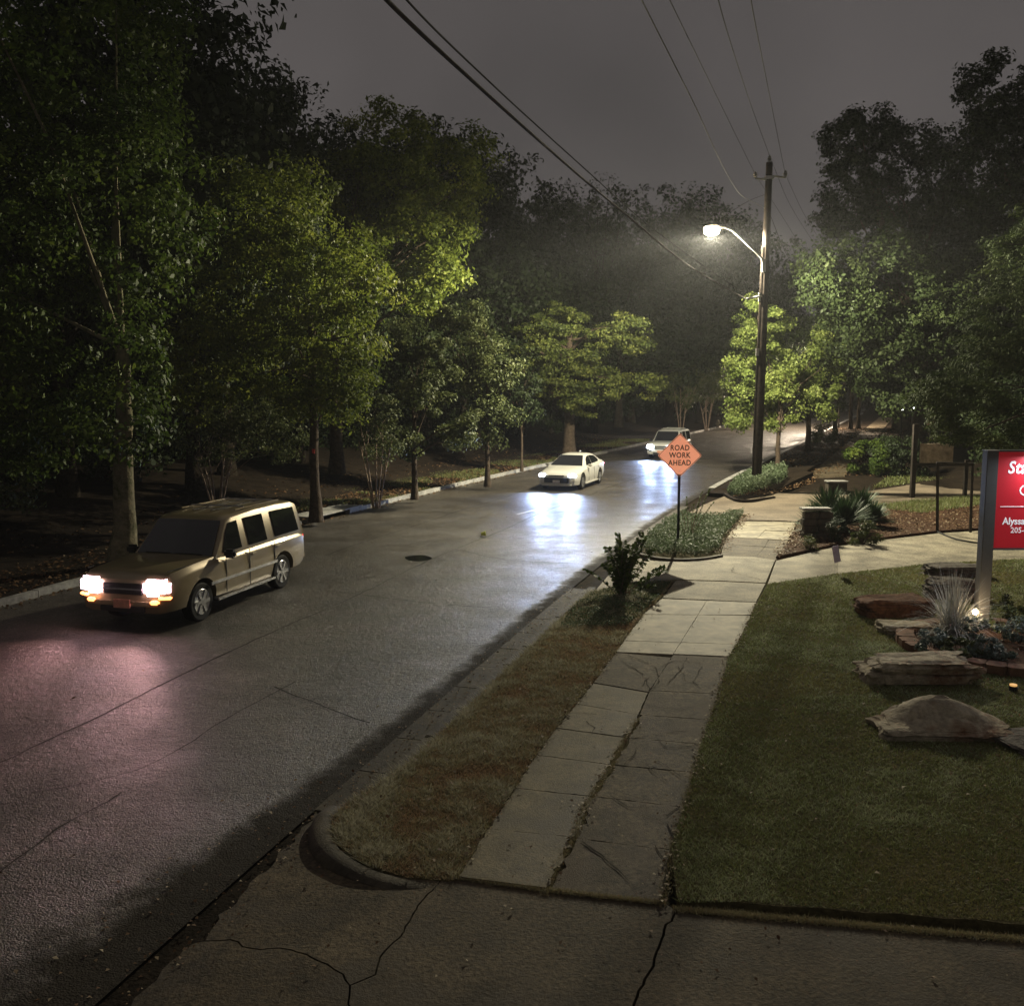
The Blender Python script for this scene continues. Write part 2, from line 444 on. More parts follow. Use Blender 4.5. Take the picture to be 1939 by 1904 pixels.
def trunk_mesh(parent, pts, radii, m, limbs=None, seed=0, name='trunk', nlimb=14, flare=1.5):
    rnd = random.Random(seed); mb = MB()
    pp = []; rr = []
    for i in range(len(pts) - 1):
        for j in range(4):
            t = j / 4; a, b = Vector(pts[i]), Vector(pts[i + 1]); q = a.lerp(b, t)
            pp.append(q + Vector((rnd.uniform(-1, 1), rnd.uniform(-1, 1), 0)) * radii[0] * 0.12 * (0 if not pp else 1))
            rr.append(radii[i] + (radii[i + 1] - radii[i]) * t)
    pp.append(Vector(pts[-1])); rr.append(radii[-1])
    rr[0] *= flare; rr[1] *= 1 + (flare - 1) * 0.3
    pp[0] = pp[0] + Vector((0, 0, -0.1))
    mb.tube(pp, rr, 10)
    if limbs is not None and len(limbs):
        L = list(limbs); rnd.shuffle(L)
        for c in L[:nlimb]:
            c = Vector(c); k = rnd.randint(len(pp) // 2, len(pp) - 1)
            s = pp[k]
            if s.z > c.z + 0.5: s = pp[max(1, len(pp) // 2 - 1)]
            mid = s.lerp(c, 0.5) + Vector((rnd.uniform(-.3, .3), rnd.uniform(-.3, .3), rnd.uniform(0.0, .5)))
            r0 = rr[k] * 0.5
            mb.tube([s, s.lerp(mid, .5), mid, mid.lerp(c, .6), c], [r0, r0 * .8, r0 * .55, r0 * .35, r0 * .15], 6, cap=False)
    o = mb.build(name, m, parent, sm=60)
    return o
def blob(u0, v0, u1, v1, Y, ry=None, base=None):      # a crown lobe seen between two corners at distance Y
    a = D(u0, v1, Y); b = D(u1, v0, Y)
    c = (a + b) / 2; rx = abs(b.x - a.x) / 2; rz = abs(b.z - a.z) / 2
    if base is not None: c = c - Vector(base)
    return (c.x, c.y, c.z, rx, ry if ry else rx * 0.9, rz)
def tree(name, label, base, lobes, nleaf, lsize, m, bark=BARK, tr=0.2, th=None, cat='tree', group=None, lean=(0, 0), nlimb=14, stems=None, **kw):
    t = thing(name, label, cat, base, group=group)
    bl = [(l[0] - base[0], l[1] - base[1], l[2] - base[2], *l[3:]) for l in lobes]
    add_crown(t, bl, nleaf, lsize, m, **kw)
    cl = np.concatenate([b[0] for b in b_clumps])
    zc = np.mean([b[2] for b in bl]); th = th or zc
    if stems:
        for i in range(stems):
            a = 2 * math.pi * i / stems + 0.4; q = 0.12
            e = cl[(i * 37) % len(cl)]
            g = Vector((math.cos(a) * q, math.sin(a) * q, 0))
            k = 0.55 + 0.2 * random.random()
            e2 = Vector((math.cos(a) * k * (0.6 + 0.5 * random.random()), math.sin(a) * k, th))
            trunk_mesh(t, [g, g.lerp(e2, .5) + Vector((0, 0, 0.1)), e2], [tr, tr * .8, tr * .5], bark, limbs=[c for c in cl if c[2] > th * .9], seed=i, name='stem', nlimb=4, flare=1.2)
    else:
        top = Vector((lean[0], lean[1], th))
        trunk_mesh(t, [(0, 0, 0), top * 0.33, top * 0.66, top], [tr, tr * .85, tr * .7, tr * .4], bark, limbs=[c for c in cl if c[2] > th * .45], seed=int(abs(base[0] * 10)), nlimb=nlimb)
    return t
def copy_tree(o, loc, rz=0, sc_=(1, 1, 1), label=None, group=None):
    c = o.copy(); COL.objects.link(c); c.location = loc; c.rotation_euler = (0, 0, rz); c.scale = sc_
    if label: c['label'] = label
    if group: c['group'] = group
    for ch in list(o.children):
        d = ch.copy(); COL.objects.link(d); d.parent = c
        for g in list(ch.children):
            e = g.copy(); COL.objects.link(e); e.parent = d
    return c

# ================================================================== SETTING
def bank(y, o): return 2.4 * ss(7, 17, o) * ss(44, 62, y) + 0.05 * ss(30, 100, o) * 60
def strip(name, ys, os_, zf, m, parent=None):
    ys = np.asarray(ys, float); os_ = np.asarray(os_, float)
    V = []
    for y in ys:
        for o in os_:
            x, yy = R(y, o); V.append((x, yy, float(zf(y, o))))
    k = len(os_); Fc = []
    for i in range(len(ys) - 1):
        for j in range(k - 1):
            a = i * k + j; Fc.append((a, a + 1, a + k + 1, a + k))
    return mesh(name, V, Fc, m, parent, sm=50)

YS = list(np.arange(-30, 60, 1.5)) + list(np.arange(60, 320, 6.0))
gr = mesh('ground', [(-900, -900, -0.35), (900, -900, -0.35), (900, 900, -0.35), (-900, 900, -0.35)], [(0, 1, 2, 3)], DIRT); gr['kind'] = 'structure'
road = setting('road')
RO = [-10.8, -9, -7, -5, -3.5, -2.5, -1.8, -1.2, -.7, -.3, .02]
asp = strip('asphalt', YS, RO, lambda y, o: 0.0, ASPH, road)
ka = asp.data.attributes.new('kerbside', 'FLOAT', 'POINT')
ka.data.foreach_set('value', np.array([float(max(-1, min(.9, .75 + (o + .25) / (.10 + 1.5 * (1 - ss(4, 13, y)))))) for y in YS for o in RO], dtype=np.float32))
gr_r = strip('right_ground', YS, [-0.2, 0, 1, 2, 3, 4, 5, 6, 7, 8, 9, 10, 12, 14, 17, 22, 30, 45, 70, 110], lambda y, o: -0.035 + bank(y, o) + 0.12 * float(ss(29, 31, y)) * float(ss(4.3, 5.2, o)), DIRT)
gr_r['kind'] = 'structure'
gr_l = strip('left_ground', YS, [-120, -80, -55, -40, -30, -24, -20, -17, -15, -13, -12, -11.3, -10.8 - .16], lambda y, o: 0.11 + 0.9 * float(ss(2.5, 9, -o - 10.8)) + 0.06 * max(0, -o - 20), DIRT)
gr_l['kind'] = 'structure'

# seams, tar repairs and the dashed line on the road
def ribbon(pts, w, z=0.004, jit=0.3):
    mb = MB(); v = []; 
    for i, p in enumerate(pts):
        a = pts[max(i - 1, 0)]; b = pts[min(i + 1, len(pts) - 1)]
        d = Vector((b[0] - a[0], b[1] - a[1], 0)).normalized(); n_ = Vector((-d.y, d.x, 0)) * w / 2 * random.uniform(1 - jit, 1 + jit)
        v += [(p[0] + n_.x, p[1] + n_.y, z), (p[0] - n_.x, p[1] - n_.y, z)]
    f = [(2 * i + 1, 2 * i, 2 * i + 2, 2 * i + 3)[::-1] for i in range(len(pts) - 1)]
    mb.add(v, [q[::-1] for q in f]); return mb
seams = [
    ([R(y, -4.35 + 0.06 * math.sin(y * .7)) for y in np.arange(4, 60, .8)], 0.035),
    ([R(y, -7.35 + 0.05 * math.sin(y * .9)) for y in np.arange(24, 90, 1.2)], 0.035),
    ([G(u, v) for u, v in ((60, 1500), (180, 1478), (300, 1440), (430, 1360), (560, 1290))], 0.018),
    ([G(u, v) for u, v in ((0, 1650), (110, 1570), (230, 1500))], 0.02),
    ([G(u, v) for u, v in ((520, 1300), (620, 1340), (700, 1368))], 0.03),
    ([G(u, v) for u, v in ((640, 1120), (800, 1140), (930, 1150))], 0.03),
    ([G(u, v) for u, v in ((960, 968), (1040, 972), (1100, 962))], 0.05),
    ([G(u, v) for u, v in ((870, 1040), (960, 1060), (1080, 1066))], 0.03),
]
for i, (pts, w) in enumerate(seams):
    ribbon(jag(smoothline(pts, 3), 0.25, 0.025, i), w, 0.004).build('tar_seam', TAR, road)
WHITEP = mat('road_paint', (0.6, 0.6, 0.58), 0.5, 0.4, ns=25, na=0.4, world_space=True)
ribbon([G(979, 974), G(1042, 958)], 0.11, 0.008, 0).build('lane_marking', WHITEP, road)
WET = mat('standing_water', (0.012, 0.013, 0.015), 0.08, 0.6, ns=4, na=0.2, world_space=True)
puddle = smoothline([G(768, 1054), G(800, 1051), G(818, 1057), G(800, 1062), G(775, 1061)], 4, True)
mb = MB(); mb.prism(puddle, 0.001, 0.006); mb.build('puddle', WET)['kind'] = 'structure'

# gutter + kerb of the near verge
gut = setting('gutter')
for i, y in enumerate(np.arange(10.3, 21.7, 1.1)):
    y1 = min(y + 1.085, 22.0)
    poly = [R(y, 0.02), R(y1, 0.02), R(y1, 0.40), R(y, 0.40)]
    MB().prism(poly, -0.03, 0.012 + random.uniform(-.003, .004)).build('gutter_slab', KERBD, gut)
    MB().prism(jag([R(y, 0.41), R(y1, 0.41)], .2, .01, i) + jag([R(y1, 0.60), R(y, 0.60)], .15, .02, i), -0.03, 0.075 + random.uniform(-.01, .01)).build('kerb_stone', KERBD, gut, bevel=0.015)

# kerb return at the corner of the near verge
def sweep(path, prof, name, m, parent=None, hs=None):
    v = []; f = []; k = len(prof)
    for i, p in enumerate(path):
        a = path[max(i - 1, 0)]; b = path[min(i + 1, len(path) - 1)]
        d = Vector((b[0] - a[0], b[1] - a[1], 0)).normalized(); n_ = Vector((-d.y, d.x, 0)); h_ = hs[i] if hs else 1
        v += [(p[0] + n_.x * q[0], p[1] + n_.y * q[0], q[1] * h_ if q[1] > 0 else q[1]) for q in prof]
    for i in range(len(path) - 1):
        for j in range(k - 1): f.append((i * k + j, i * k + j + 1, (i + 1) * k + j + 1, (i + 1) * k + j))
    f += [tuple(range(k)), tuple(range((len(path) - 1) * k, len(path) * k))[::-1]]
    return mesh(name, v, [q[::-1] for q in f], m, parent, sm=35)
corner = smoothline([G(*p, .1) for p in ((640, 1520), (615, 1548), (610, 1582), (632, 1618), (690, 1652), (775, 1672), (862, 1676))], 5)
nn = len(corner)
kprof = [(-.15, -.05), (-.14, .03), (-.115, .09), (-.06, .125), (.0, .13), (.06, .125), (.09, .11), (.10, -.05)]
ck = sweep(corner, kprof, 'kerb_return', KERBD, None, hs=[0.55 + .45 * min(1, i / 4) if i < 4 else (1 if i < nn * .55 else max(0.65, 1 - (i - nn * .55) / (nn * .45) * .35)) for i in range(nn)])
ck['kind'] = 'structure'

# near verge
verge1 = [R(y, 0.6) for y in np.arange(11.6, 21.9, 0.8)] + [G(*p, .1) for p in ((1140, 1118), (1189, 1104), (1274, 1101), (1250, 1133), (1224, 1155), (1168, 1232), (1122, 1294), (1077, 1348), (1020, 1422), (975, 1490), (924, 1568), (868, 1664), (850, 1668), (775, 1662), (692, 1638), (645, 1604), (628, 1576), (630, 1548), (652, 1526))]
o = MB().prism(verge1, -0.04, 0.105).build('verge', SOIL); o['kind'] = 'structure'

# sidewalk slabs (two columns, with the crack between them)
SWL = [(867, 1660), (924, 1568), (975, 1490), (1020, 1422), (1077, 1348), (1122, 1294), (1168, 1232), (1224, 1155), (1253, 1133)]
SWC = [(1030, 1690), (1060, 1626), (1088, 1580), (1105, 1529), (1134, 1484), (1162, 1439), (1185, 1393), (1207, 1359), (1230, 1306), (1281, 1229), (1338, 1138)]
SWR = [(1253, 1711), (1270, 1609), (1298, 1518), (1326, 1416), (1349, 1348), (1366, 1297), (1380, 1243), (1400, 1212), (1422, 1164), (1432, 1141)]
def onl(L, v):
    a = np.array(sorted([(q[1], q[0]) for q in L])); return (float(np.interp(v, a[:, 0], a[:, 1])), v)
sw = setting('sidewalk')
SZ = 0.12
left_rows = [(1660, 1682), (1568, 1583), (1490, 1506), (1428, 1446), (1378, 1395), (1332, 1352), (1292, 1310), (1234, 1243)]
right_rows = [(1684, 1708), (1585, 1607), (1506, 1526), (1446, 1460), (1395, 1408), (1352, 1362), (1306, 1312), (1238, 1244)]
def slab(a, b, c, d, m, name, parent, z=SZ, wob=0.012, seed=0, gap=0.012, fair=(1, 1, 1, 1)):
    P = [Vector(G(*q, SZ)) for q in (a, b, c, d)]
    cen = sum(P, Vector((0, 0))) / 4
    P = [p + (cen - p).normalized() * gap for p in P]
    edge = []
    for i in range(4):
        e = jag([tuple(P[i]), tuple(P[(i + 1) % 4])], 0.09, wob * fair[i], seed * 7 + i); edge += e[:-1]
    tilt = (random.uniform(-.006, .006), random.uniform(-.006, .006), random.uniform(-.006, .006))
    zf = lambda x, y: z + tilt[2] + (x - cen.x) * tilt[0] + (y - cen.y) * tilt[1]
    o = MB().prism(edge, -0.03, z, zf).build(name, m, parent)
    return o
k = 0
for i in range(7):
    l0, l1 = left_rows[i], left_rows[i + 1]
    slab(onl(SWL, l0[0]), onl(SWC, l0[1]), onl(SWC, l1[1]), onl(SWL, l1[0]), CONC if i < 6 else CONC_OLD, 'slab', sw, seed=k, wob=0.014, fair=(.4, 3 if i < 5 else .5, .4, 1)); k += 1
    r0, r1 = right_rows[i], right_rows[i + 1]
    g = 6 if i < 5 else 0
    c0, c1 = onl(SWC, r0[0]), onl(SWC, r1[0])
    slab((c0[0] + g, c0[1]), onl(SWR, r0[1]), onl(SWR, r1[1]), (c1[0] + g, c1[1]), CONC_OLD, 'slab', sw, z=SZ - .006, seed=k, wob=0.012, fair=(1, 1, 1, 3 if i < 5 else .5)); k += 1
vv = [(1234, 1243), (1213, 1220), (1188, 1191), (1163, 1165), (1133, 1141)]
for i in range(4):
    a, b = vv[i], vv[i + 1]; m0, m1 = (a[0] + a[1]) / 2, (b[0] + b[1]) / 2
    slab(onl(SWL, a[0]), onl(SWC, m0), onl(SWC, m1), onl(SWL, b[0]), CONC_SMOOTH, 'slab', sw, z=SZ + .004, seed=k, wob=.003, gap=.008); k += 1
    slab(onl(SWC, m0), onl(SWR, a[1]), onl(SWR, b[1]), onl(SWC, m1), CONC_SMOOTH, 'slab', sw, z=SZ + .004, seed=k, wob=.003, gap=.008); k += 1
# cracks across the old slabs: thin dark grooves laid as soil filled ribbons
CRACKM = mat('crack_soil', (0.03, 0.025, 0.018), .95, .1, ns=20, na=.5, world_space=True)
CRK = [[(1100, 1592), (1140, 1620), (1180, 1655), (1206, 1690)], [(1105, 1600), (1165, 1632)], [(1160, 1440), (1195, 1432), (1225, 1450), (1262, 1478)],
       [(1190, 1400), (1240, 1390), (1300, 1384)], [(1175, 1500), (1225, 1516), (1270, 1510)], [(1110, 1365), (1125, 1378), (1121, 1390)], [(1215, 1540), (1262, 1560), (1282, 1592)],
       [(1190, 1240), (1240, 1262), (1250, 1290), (1232, 1306)], [(1250, 1262), (1280, 1250), (1330, 1256)], [(1150, 1270), (1200, 1262), (1240, 1270)], [(1285, 1262), (1300, 1290), (1345, 1300)], [(1225, 1335), (1290, 1345), (1340, 1330)], [(1245, 1440), (1290, 1470)], [(1170, 1245), (1215, 1275), (1232, 1306)], [(1232, 1280), (1215, 1300)], [(1300, 1245), (1288, 1270), (1262, 1296)], [(1330, 1262), (1312, 1290), (1330, 1306)],
       [(1205, 1420), (1180, 1450)], [(1240, 1395), (1262, 1415), (1315, 1412)], [(1150, 1500), (1190, 1530), (1240, 1528)], [(1240, 1600), (1262, 1640), (1256, 1690)], [(1080, 1350), (1130, 1352)], [(1290, 1520), (1262, 1545)]]
for i, c in enumerate(CRK):
    pts = jag([G(*q, SZ) for q in c], 0.12, 0.018, i + 50)
    ribbon(pts, 00.009 if i > 1 else 0.012, SZ + 0.006, 0.8).build('crack', CRACKM, sw)
# bed under the sidewalk where moss and soil show in the gaps
mb = MB().prism([G(*q, .08) for q in [(860, 1668)] + SWL + [(1432, 1141)] + SWR[::-1] + [(1253, 1716)]], -0.04, 0.085); o = mb.build('sidewalk_bed', SOIL); o['kind'] = 'structure'
# far stretch of the sidewalk between the island and driveway
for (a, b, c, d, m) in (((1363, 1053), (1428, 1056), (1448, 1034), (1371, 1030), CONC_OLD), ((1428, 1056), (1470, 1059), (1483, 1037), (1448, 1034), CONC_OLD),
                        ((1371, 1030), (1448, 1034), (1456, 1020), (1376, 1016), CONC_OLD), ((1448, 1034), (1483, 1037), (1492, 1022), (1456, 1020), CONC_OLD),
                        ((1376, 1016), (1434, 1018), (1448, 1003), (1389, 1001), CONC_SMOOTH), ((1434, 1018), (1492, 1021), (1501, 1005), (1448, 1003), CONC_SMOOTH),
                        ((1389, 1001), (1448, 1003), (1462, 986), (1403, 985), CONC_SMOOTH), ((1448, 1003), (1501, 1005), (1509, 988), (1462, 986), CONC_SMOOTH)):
    slab(a, b, c, d, m, 'slab', sw, z=.105, seed=k, wob=.004, gap=.006); k += 1

# near driveway apron: four cracked slabs
apron = setting('driveway_apron')
c1 = [(385, 1767), (436, 1767), (476, 1787), (550, 1793), (606, 1818), (652, 1847), (663, 1869)]
c2 = [(663, 1869), (708, 1850), (720, 1813), (765, 1767), (793, 1716), (833, 1671)]
c3 = [(1281, 1728), (1252, 1773), (1235, 1830), (1207, 1881), (1180, 1990)]
g = lambda L, s=0: jag([G(*q, .08) for q in L], 0.08, 0.016, s)
C1, C2, C3, C4 = g(c1, 1), g(c2, 2), g(c3, 3), g([(663, 1869), (663, 1904), (650, 2100)], 4)
gj = lambda L, s: jag([G(*q, .03) for q in L], 0.10, 0.035, s)
edgeB = gj([(385, 1767), (430, 1715), (490, 1655), (550, 1592), (600, 1532)], 5)
edgeA = gj([(385, 1767), (323, 1818), (240, 1904), (100, 2080)], 6)
topB = g([(600, 1532), (640, 1600), (700, 1650), (833, 1671)], 7)
topC = g([(833, 1671), (870, 1664), (1000, 1684), (1135, 1699), (1256, 1712), (1281, 1728)], 8)
topD = g([(1281, 1728), (1340, 1735), (1400, 1737), (1550, 1752), (1700, 1766), (1850, 1779), (2000, 1792), (2300, 1815)], 9)
def shrink(poly, d=0.008):
    c = (sum(p[0] for p in poly) / len(poly), sum(p[1] for p in poly) / len(poly))
    n = len(poly); out = []
    a = sum(poly[i][0] * poly[(i + 1) % n][1] - poly[(i + 1) % n][0] * poly[i][1] for i in range(n)); s = 1 if a > 0 else -1
    for i in range(n):
        p, q = poly[i - 1], poly[(i + 1) % n]; v = Vector((q[0] - p[0], q[1] - p[1]));
        if v.length < 1e-6: continue
        v.normalize(); out.append((poly[i][0] - v.y * d * s, poly[i][1] + v.x * d * s))
    return out
az = lambda x, y: 0.012 + 0.088 * float(ss(0, 1.9, off(x, y)))
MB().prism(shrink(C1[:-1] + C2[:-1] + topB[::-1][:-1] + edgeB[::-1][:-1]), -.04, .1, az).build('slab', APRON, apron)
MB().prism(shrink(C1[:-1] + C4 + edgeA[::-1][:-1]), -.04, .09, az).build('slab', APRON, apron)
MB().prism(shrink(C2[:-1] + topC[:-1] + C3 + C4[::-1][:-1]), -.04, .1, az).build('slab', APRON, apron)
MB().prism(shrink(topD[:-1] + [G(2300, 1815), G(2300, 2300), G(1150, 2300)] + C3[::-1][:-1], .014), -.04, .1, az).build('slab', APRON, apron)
mb = MB().prism([G(*q) for q in ((380, 1767), (560, 1590), (860, 1640), (1280, 1690), (2300, 1800), (2300, 2400), (100, 2400), (240, 1904))], -.045, -.015); mb.build('apron_bed', DIRT)['kind'] = 'structure'

# lawn
LAWN = [G(*q, .1) for q in [(1282, 1706), (1270, 1609), (1298, 1518), (1326, 1416), (1349, 1348), (1366, 1297), (1381, 1243), (1402, 1212), (1424, 1164), (1434, 1141), (1453, 1108), (1593, 1088), (1743, 1072), (1852, 1065), (2000, 1058), (2400, 1045), (3200, 1500), (2400, 1775), (1990, 1760), (1900, 1755), (1850, 1747), (1790, 1746), (1700, 1736), (1640, 1735), (1550, 1725), (1480, 1723), (1400, 1714), (1340, 1712)]]
lawn = MB().prism(LAWN, -.05, .135).build('lawn', SOIL); lawn['kind'] = 'structure'

# middle driveway
drive = setting('driveway')
mouth = [(1112, 1132), (1142, 1117), (1189, 1103), (1280, 1099), (1360, 1101), (1450, 1105), (1468, 1062), (1427, 1056), (1363, 1054), (1285, 1060), (1219, 1056), (1190, 1040)]
mp = [G(*q, .08) for q in mouth]
dz = lambda x, y: 0.008 + 0.1 * float(ss(0, 1.6, off(x, y)))
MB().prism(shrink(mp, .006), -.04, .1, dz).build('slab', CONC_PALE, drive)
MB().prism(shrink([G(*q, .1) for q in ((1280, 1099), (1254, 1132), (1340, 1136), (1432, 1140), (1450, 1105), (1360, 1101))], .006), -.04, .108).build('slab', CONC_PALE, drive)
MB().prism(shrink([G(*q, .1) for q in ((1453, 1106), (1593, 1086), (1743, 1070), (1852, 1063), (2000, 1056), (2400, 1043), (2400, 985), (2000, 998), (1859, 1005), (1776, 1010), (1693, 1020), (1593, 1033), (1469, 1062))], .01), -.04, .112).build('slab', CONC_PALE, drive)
ribbon(jag([G(*q, .11) for q in ((1300, 1060), (1392, 1070), (1384, 1082), (1420, 1092), (1440, 1098))], .1, .03, 3), .012, .1125, .5).build('crack', DIRT, drive)
# far driveway
drive2 = setting('far_driveway')
fd = [(1296, 972), (1333, 953), (1372, 938), (1412, 944), (1470, 934), (1520, 932), (1580, 938), (1650, 930), (1740, 916), (1900, 905), (2100, 895), (2100, 930), (1900, 940), (1740, 950), (1650, 958), (1540, 966), (1509, 988), (1462, 986), (1403, 985), (1414, 976), (1380, 982), (1330, 980)]
fp = [G(*q, .08) for q in fd]
DRV2 = mat('stained_driveway', (0.26, 0.21, 0.15), 0.75, 0.3, ns=14, na=0.25, ns2=0.7, na2=0.4, bs=45, bd=0.006, world_space=True)
dz2 = lambda x, y: 0.008 + 0.095 * float(ss(0, 2.0, off(x, y)))
MB().prism(fp, -.04, .1, dz2).build('slab', DRV2, drive2)

# island with the road sign
ISLE = [G(*q, .1) for q in ((1219, 1055), (1250, 1059), (1285, 1062), (1330, 1059), (1363, 1052), (1371, 1028), (1390, 998), (1414, 975), (1380, 978), (1330, 981), (1296, 975), (1262, 992), (1230, 1016), (1212, 1034))]
o = MB().prism(ISLE, -.04, .13).build('island_bed', SOIL); o['kind'] = 'structure'
ek = smoothline([G(*q, .1) for q in ((1206, 1050), (1240, 1058), (1285, 1062), (1330, 1060), (1366, 1054))], 5)
sweep(ek, [(-.05, -.03), (-.05, .16), (.05, .16), (.05, -.03)], 'island_kerb', KERBD)['kind'] = 'structure'
ik = setting('island_road_kerb')
for y in np.arange(27.2, 35.2, 1.6):
    MB().prism([R(y, 0.0), R(y + 1.58, 0.0), R(y + 1.58, 0.3), R(y, 0.3)], -.03, .05).build('kerb_stone', KERBD, ik, bevel=.012)
# verge round the pole, up the right kerb
vp = [G(*q, .1) for q in ((1374, 936), (1385, 943), (1412, 945), (1460, 938), (1500, 922), (1540, 905))]
V3 = [R(y, 0.3) for y in np.arange(120, 41.5, -3)] + [R(40.6, .3)] + vp + [R(y, 3.4) for y in np.arange(49, 121, 3)]
o = MB().prism(V3, -.04, .13, lambda x, y: .13 + .25 * float(ss(1, 3, off(x, y))) * float(ss(40, 44, y) * (1 - ss(50, 56, y)))).build('pole_verge', DIRT); o['kind'] = 'structure'
kr = setting('right_kerb')
for y in np.arange(42.3, 150, 2.5):
    MB().prism([R(y, 0.0), R(y + 2.47, 0.0), R(y + 2.47, 0.28), R(y, 0.28)], -.03, .15).build('kerb_stone', KERBM, kr)
edge = sweep(smoothline([G(*q, .1) for q in ((1372, 936), (1392, 947), (1420, 949), (1450, 945), (1466, 943))], 5), [(-.07, -.03), (-.06, .17), (.06, .17), (.07, -.03)], 'timber_edging', POLEM)
tag(edge, 'dark curved timber edging at foot of the planting round the utility pole', 'edging')
# sidewalk on beyond the far driveway
sw2 = setting('far_sidewalk')
for y in np.arange(50, 130, 1.5):
    MB().prism([R(y, 3.42), R(y + 1.48, 3.42), R(y + 1.48, 5.1), R(y, 5.1)], -.03, .15).build('slab', CONC_OLD, sw2)

# left kerb with storm drain
kl = setting('left_kerb')
YD0, YD1 = G(640, 985)[1], G(705, 968)[1]
y = 6.0
while y < 160:
    L = 1.5 if y < 70 else 3
    ys_on_curb = R(y, -ROADW - .08)[1]
    if not (YD0 - 1.9 < ys_on_curb < YD1 - .6):
        MB().prism([R(y, -ROADW), R(y + L - .02, -ROADW), R(y + L - .02, -ROADW - .17), R(y, -ROADW - .17)], -.03, .15 + random.uniform(-.006, .006)).build('kerb_stone', KERBM, kl)
    y += L
def yfor(py):                                        # parameter whose left kerb point has world y = py
    t = py
    for _ in range(6): t += py - R(t, -ROADW)[1]
    return t
ya, yb = yfor(YD0) - .6, yfor(YD1) + .3
dr = thing('storm_drain', 'concrete storm drain inlet with dark slot set into the left kerb', 'storm drain')
MB().prism([R(ya, -ROADW + .02), R(yb, -ROADW + .02), R(yb, -ROADW - .9), R(ya, -ROADW - .9)], .15, .20).build('cover_slab', KERBM, dr)
for a in (ya, yb - .28):
    MB().prism([R(a, -ROADW), R(a + .28, -ROADW), R(a + .28, -ROADW - .88), R(a, -ROADW - .88)], -.03, .148).build('pier', KERBM, dr)
MB().prism([R(ya + .3, -ROADW - .5), R(yb - .3, -ROADW - .5), R(yb - .3, -ROADW - .55), R(ya + .3, -ROADW - .55)], -.03, .148).build('slot_shade_panel', BLACK, dr)  # black panel stands in for the shade inside the slot

# ================================================================== GRASS, COVER, LITTER
def density_points(poly, n0, ref=10.0, pw=1.6, holes=()):
    q = scatter(poly, n0, holes); d = np.hypot(q[:, 0], q[:, 1])
    keep = RNG.random(len(q)) < np.clip((ref / d) ** pw, 0, 1); return q[keep]
bed_c, bed_r = (8.36, 16.35), 1.71
bedpoly = [(bed_c[0] + bed_r * math.cos(a), bed_c[1] + bed_r * math.sin(a)) for a in np.linspace(0, 2 * np.pi, 24, endpoint=False)]
lawn_vis = [G(*q, .1) for q in [(1286, 1716), (1271, 1609), (1299, 1518), (1327, 1416), (1350, 1348), (1367, 1297), (1382, 1243), (1403, 1212), (1425, 1164), (1435, 1141), (1455, 1108), (1593, 1088), (1743, 1072), (1852, 1065), (2150, 1052), (2250, 1772), (1850, 1747), (1400, 1714)]]
q = density_points(lawn_vis, 520000, 8.5, 1.6, holes=[bedpoly])
d = np.hypot(q[:, 0], q[:, 1])
nz = vnoise(q[:, 0], q[:, 1], 0.9, 1) * .6 + vnoise(q[:, 0], q[:, 1], 0.25, 2) * .4
t = (nz - .5) * 1.3 + .5 + RNG.normal(0, .28, len(q))
dry = vnoise(q[:, 0], q[:, 1], 1.6, 5); t = np.where((dry > .72) & (RNG.random(len(q)) < .6), 0.02, t)
hh = (0.020 + .022 * nz) * (1 + .03 * (d - 8)); ww = 0.0075 * (d / 8.5) ** 1.0
blades('lawn_grass', q, .133, hh, ww, GRASSM, t, 1.1)
q = density_points([p for p in verge1], 120000, 11, 1.5)
d = np.hypot(q[:, 0], q[:, 1]); nz = vnoise(q[:, 0], q[:, 1], .5, 3) * .5 + vnoise(q[:, 0], q[:, 1], .16, 4) * .5
oo = off(q[:, 0], q[:, 1]); nz = nz + .35 * np.exp(-((oo - .65) / .12) ** 2) + .2 * ss(17.5, 21, d)
blades('verge_grass', q, .10, 0.026 + .05 * nz, 0.011 * (d / 10), GRASSB, (nz - .45) * 1.6 + .45 + RNG.normal(0, .30, len(q)), 1.1)
# moss and tufts along joints and edges
def edge_pts(poly, n, w):
    p = np.array(poly); seg = RNG.integers(0, len(p) - 1, n)
    ln = np.hypot(*(p[1:] - p[:-1]).T); seg = RNG.choice(len(p) - 1, n, p=ln / ln.sum())
    t_ = RNG.random((n, 1)); return p[seg] * (1 - t_) + p[seg + 1] * t_ + RNG.normal(0, w, (n, 2))
joints = [G(*q_, SZ) for q_ in SWC[:8]]
tq = np.concatenate([edge_pts(joints, 5000, .022), edge_pts([G(*q_, .1) for q_ in ((867, 1662), (1000, 1682), (1135, 1698), (1256, 1711))], 5000, .018),
                     edge_pts([G(*q_, SZ) for q_ in SWR], 7000, .03), edge_pts([G(*q_, .1) for q_ in ((1281, 1722), (1550, 1746), (1850, 1773), (2000, 1786))], 9000, .025)])
blades('joint_grass', tq, .105, np.full(len(tq), .026), .006, GRASSB, RNG.normal(.6, .2, len(tq)), .9)

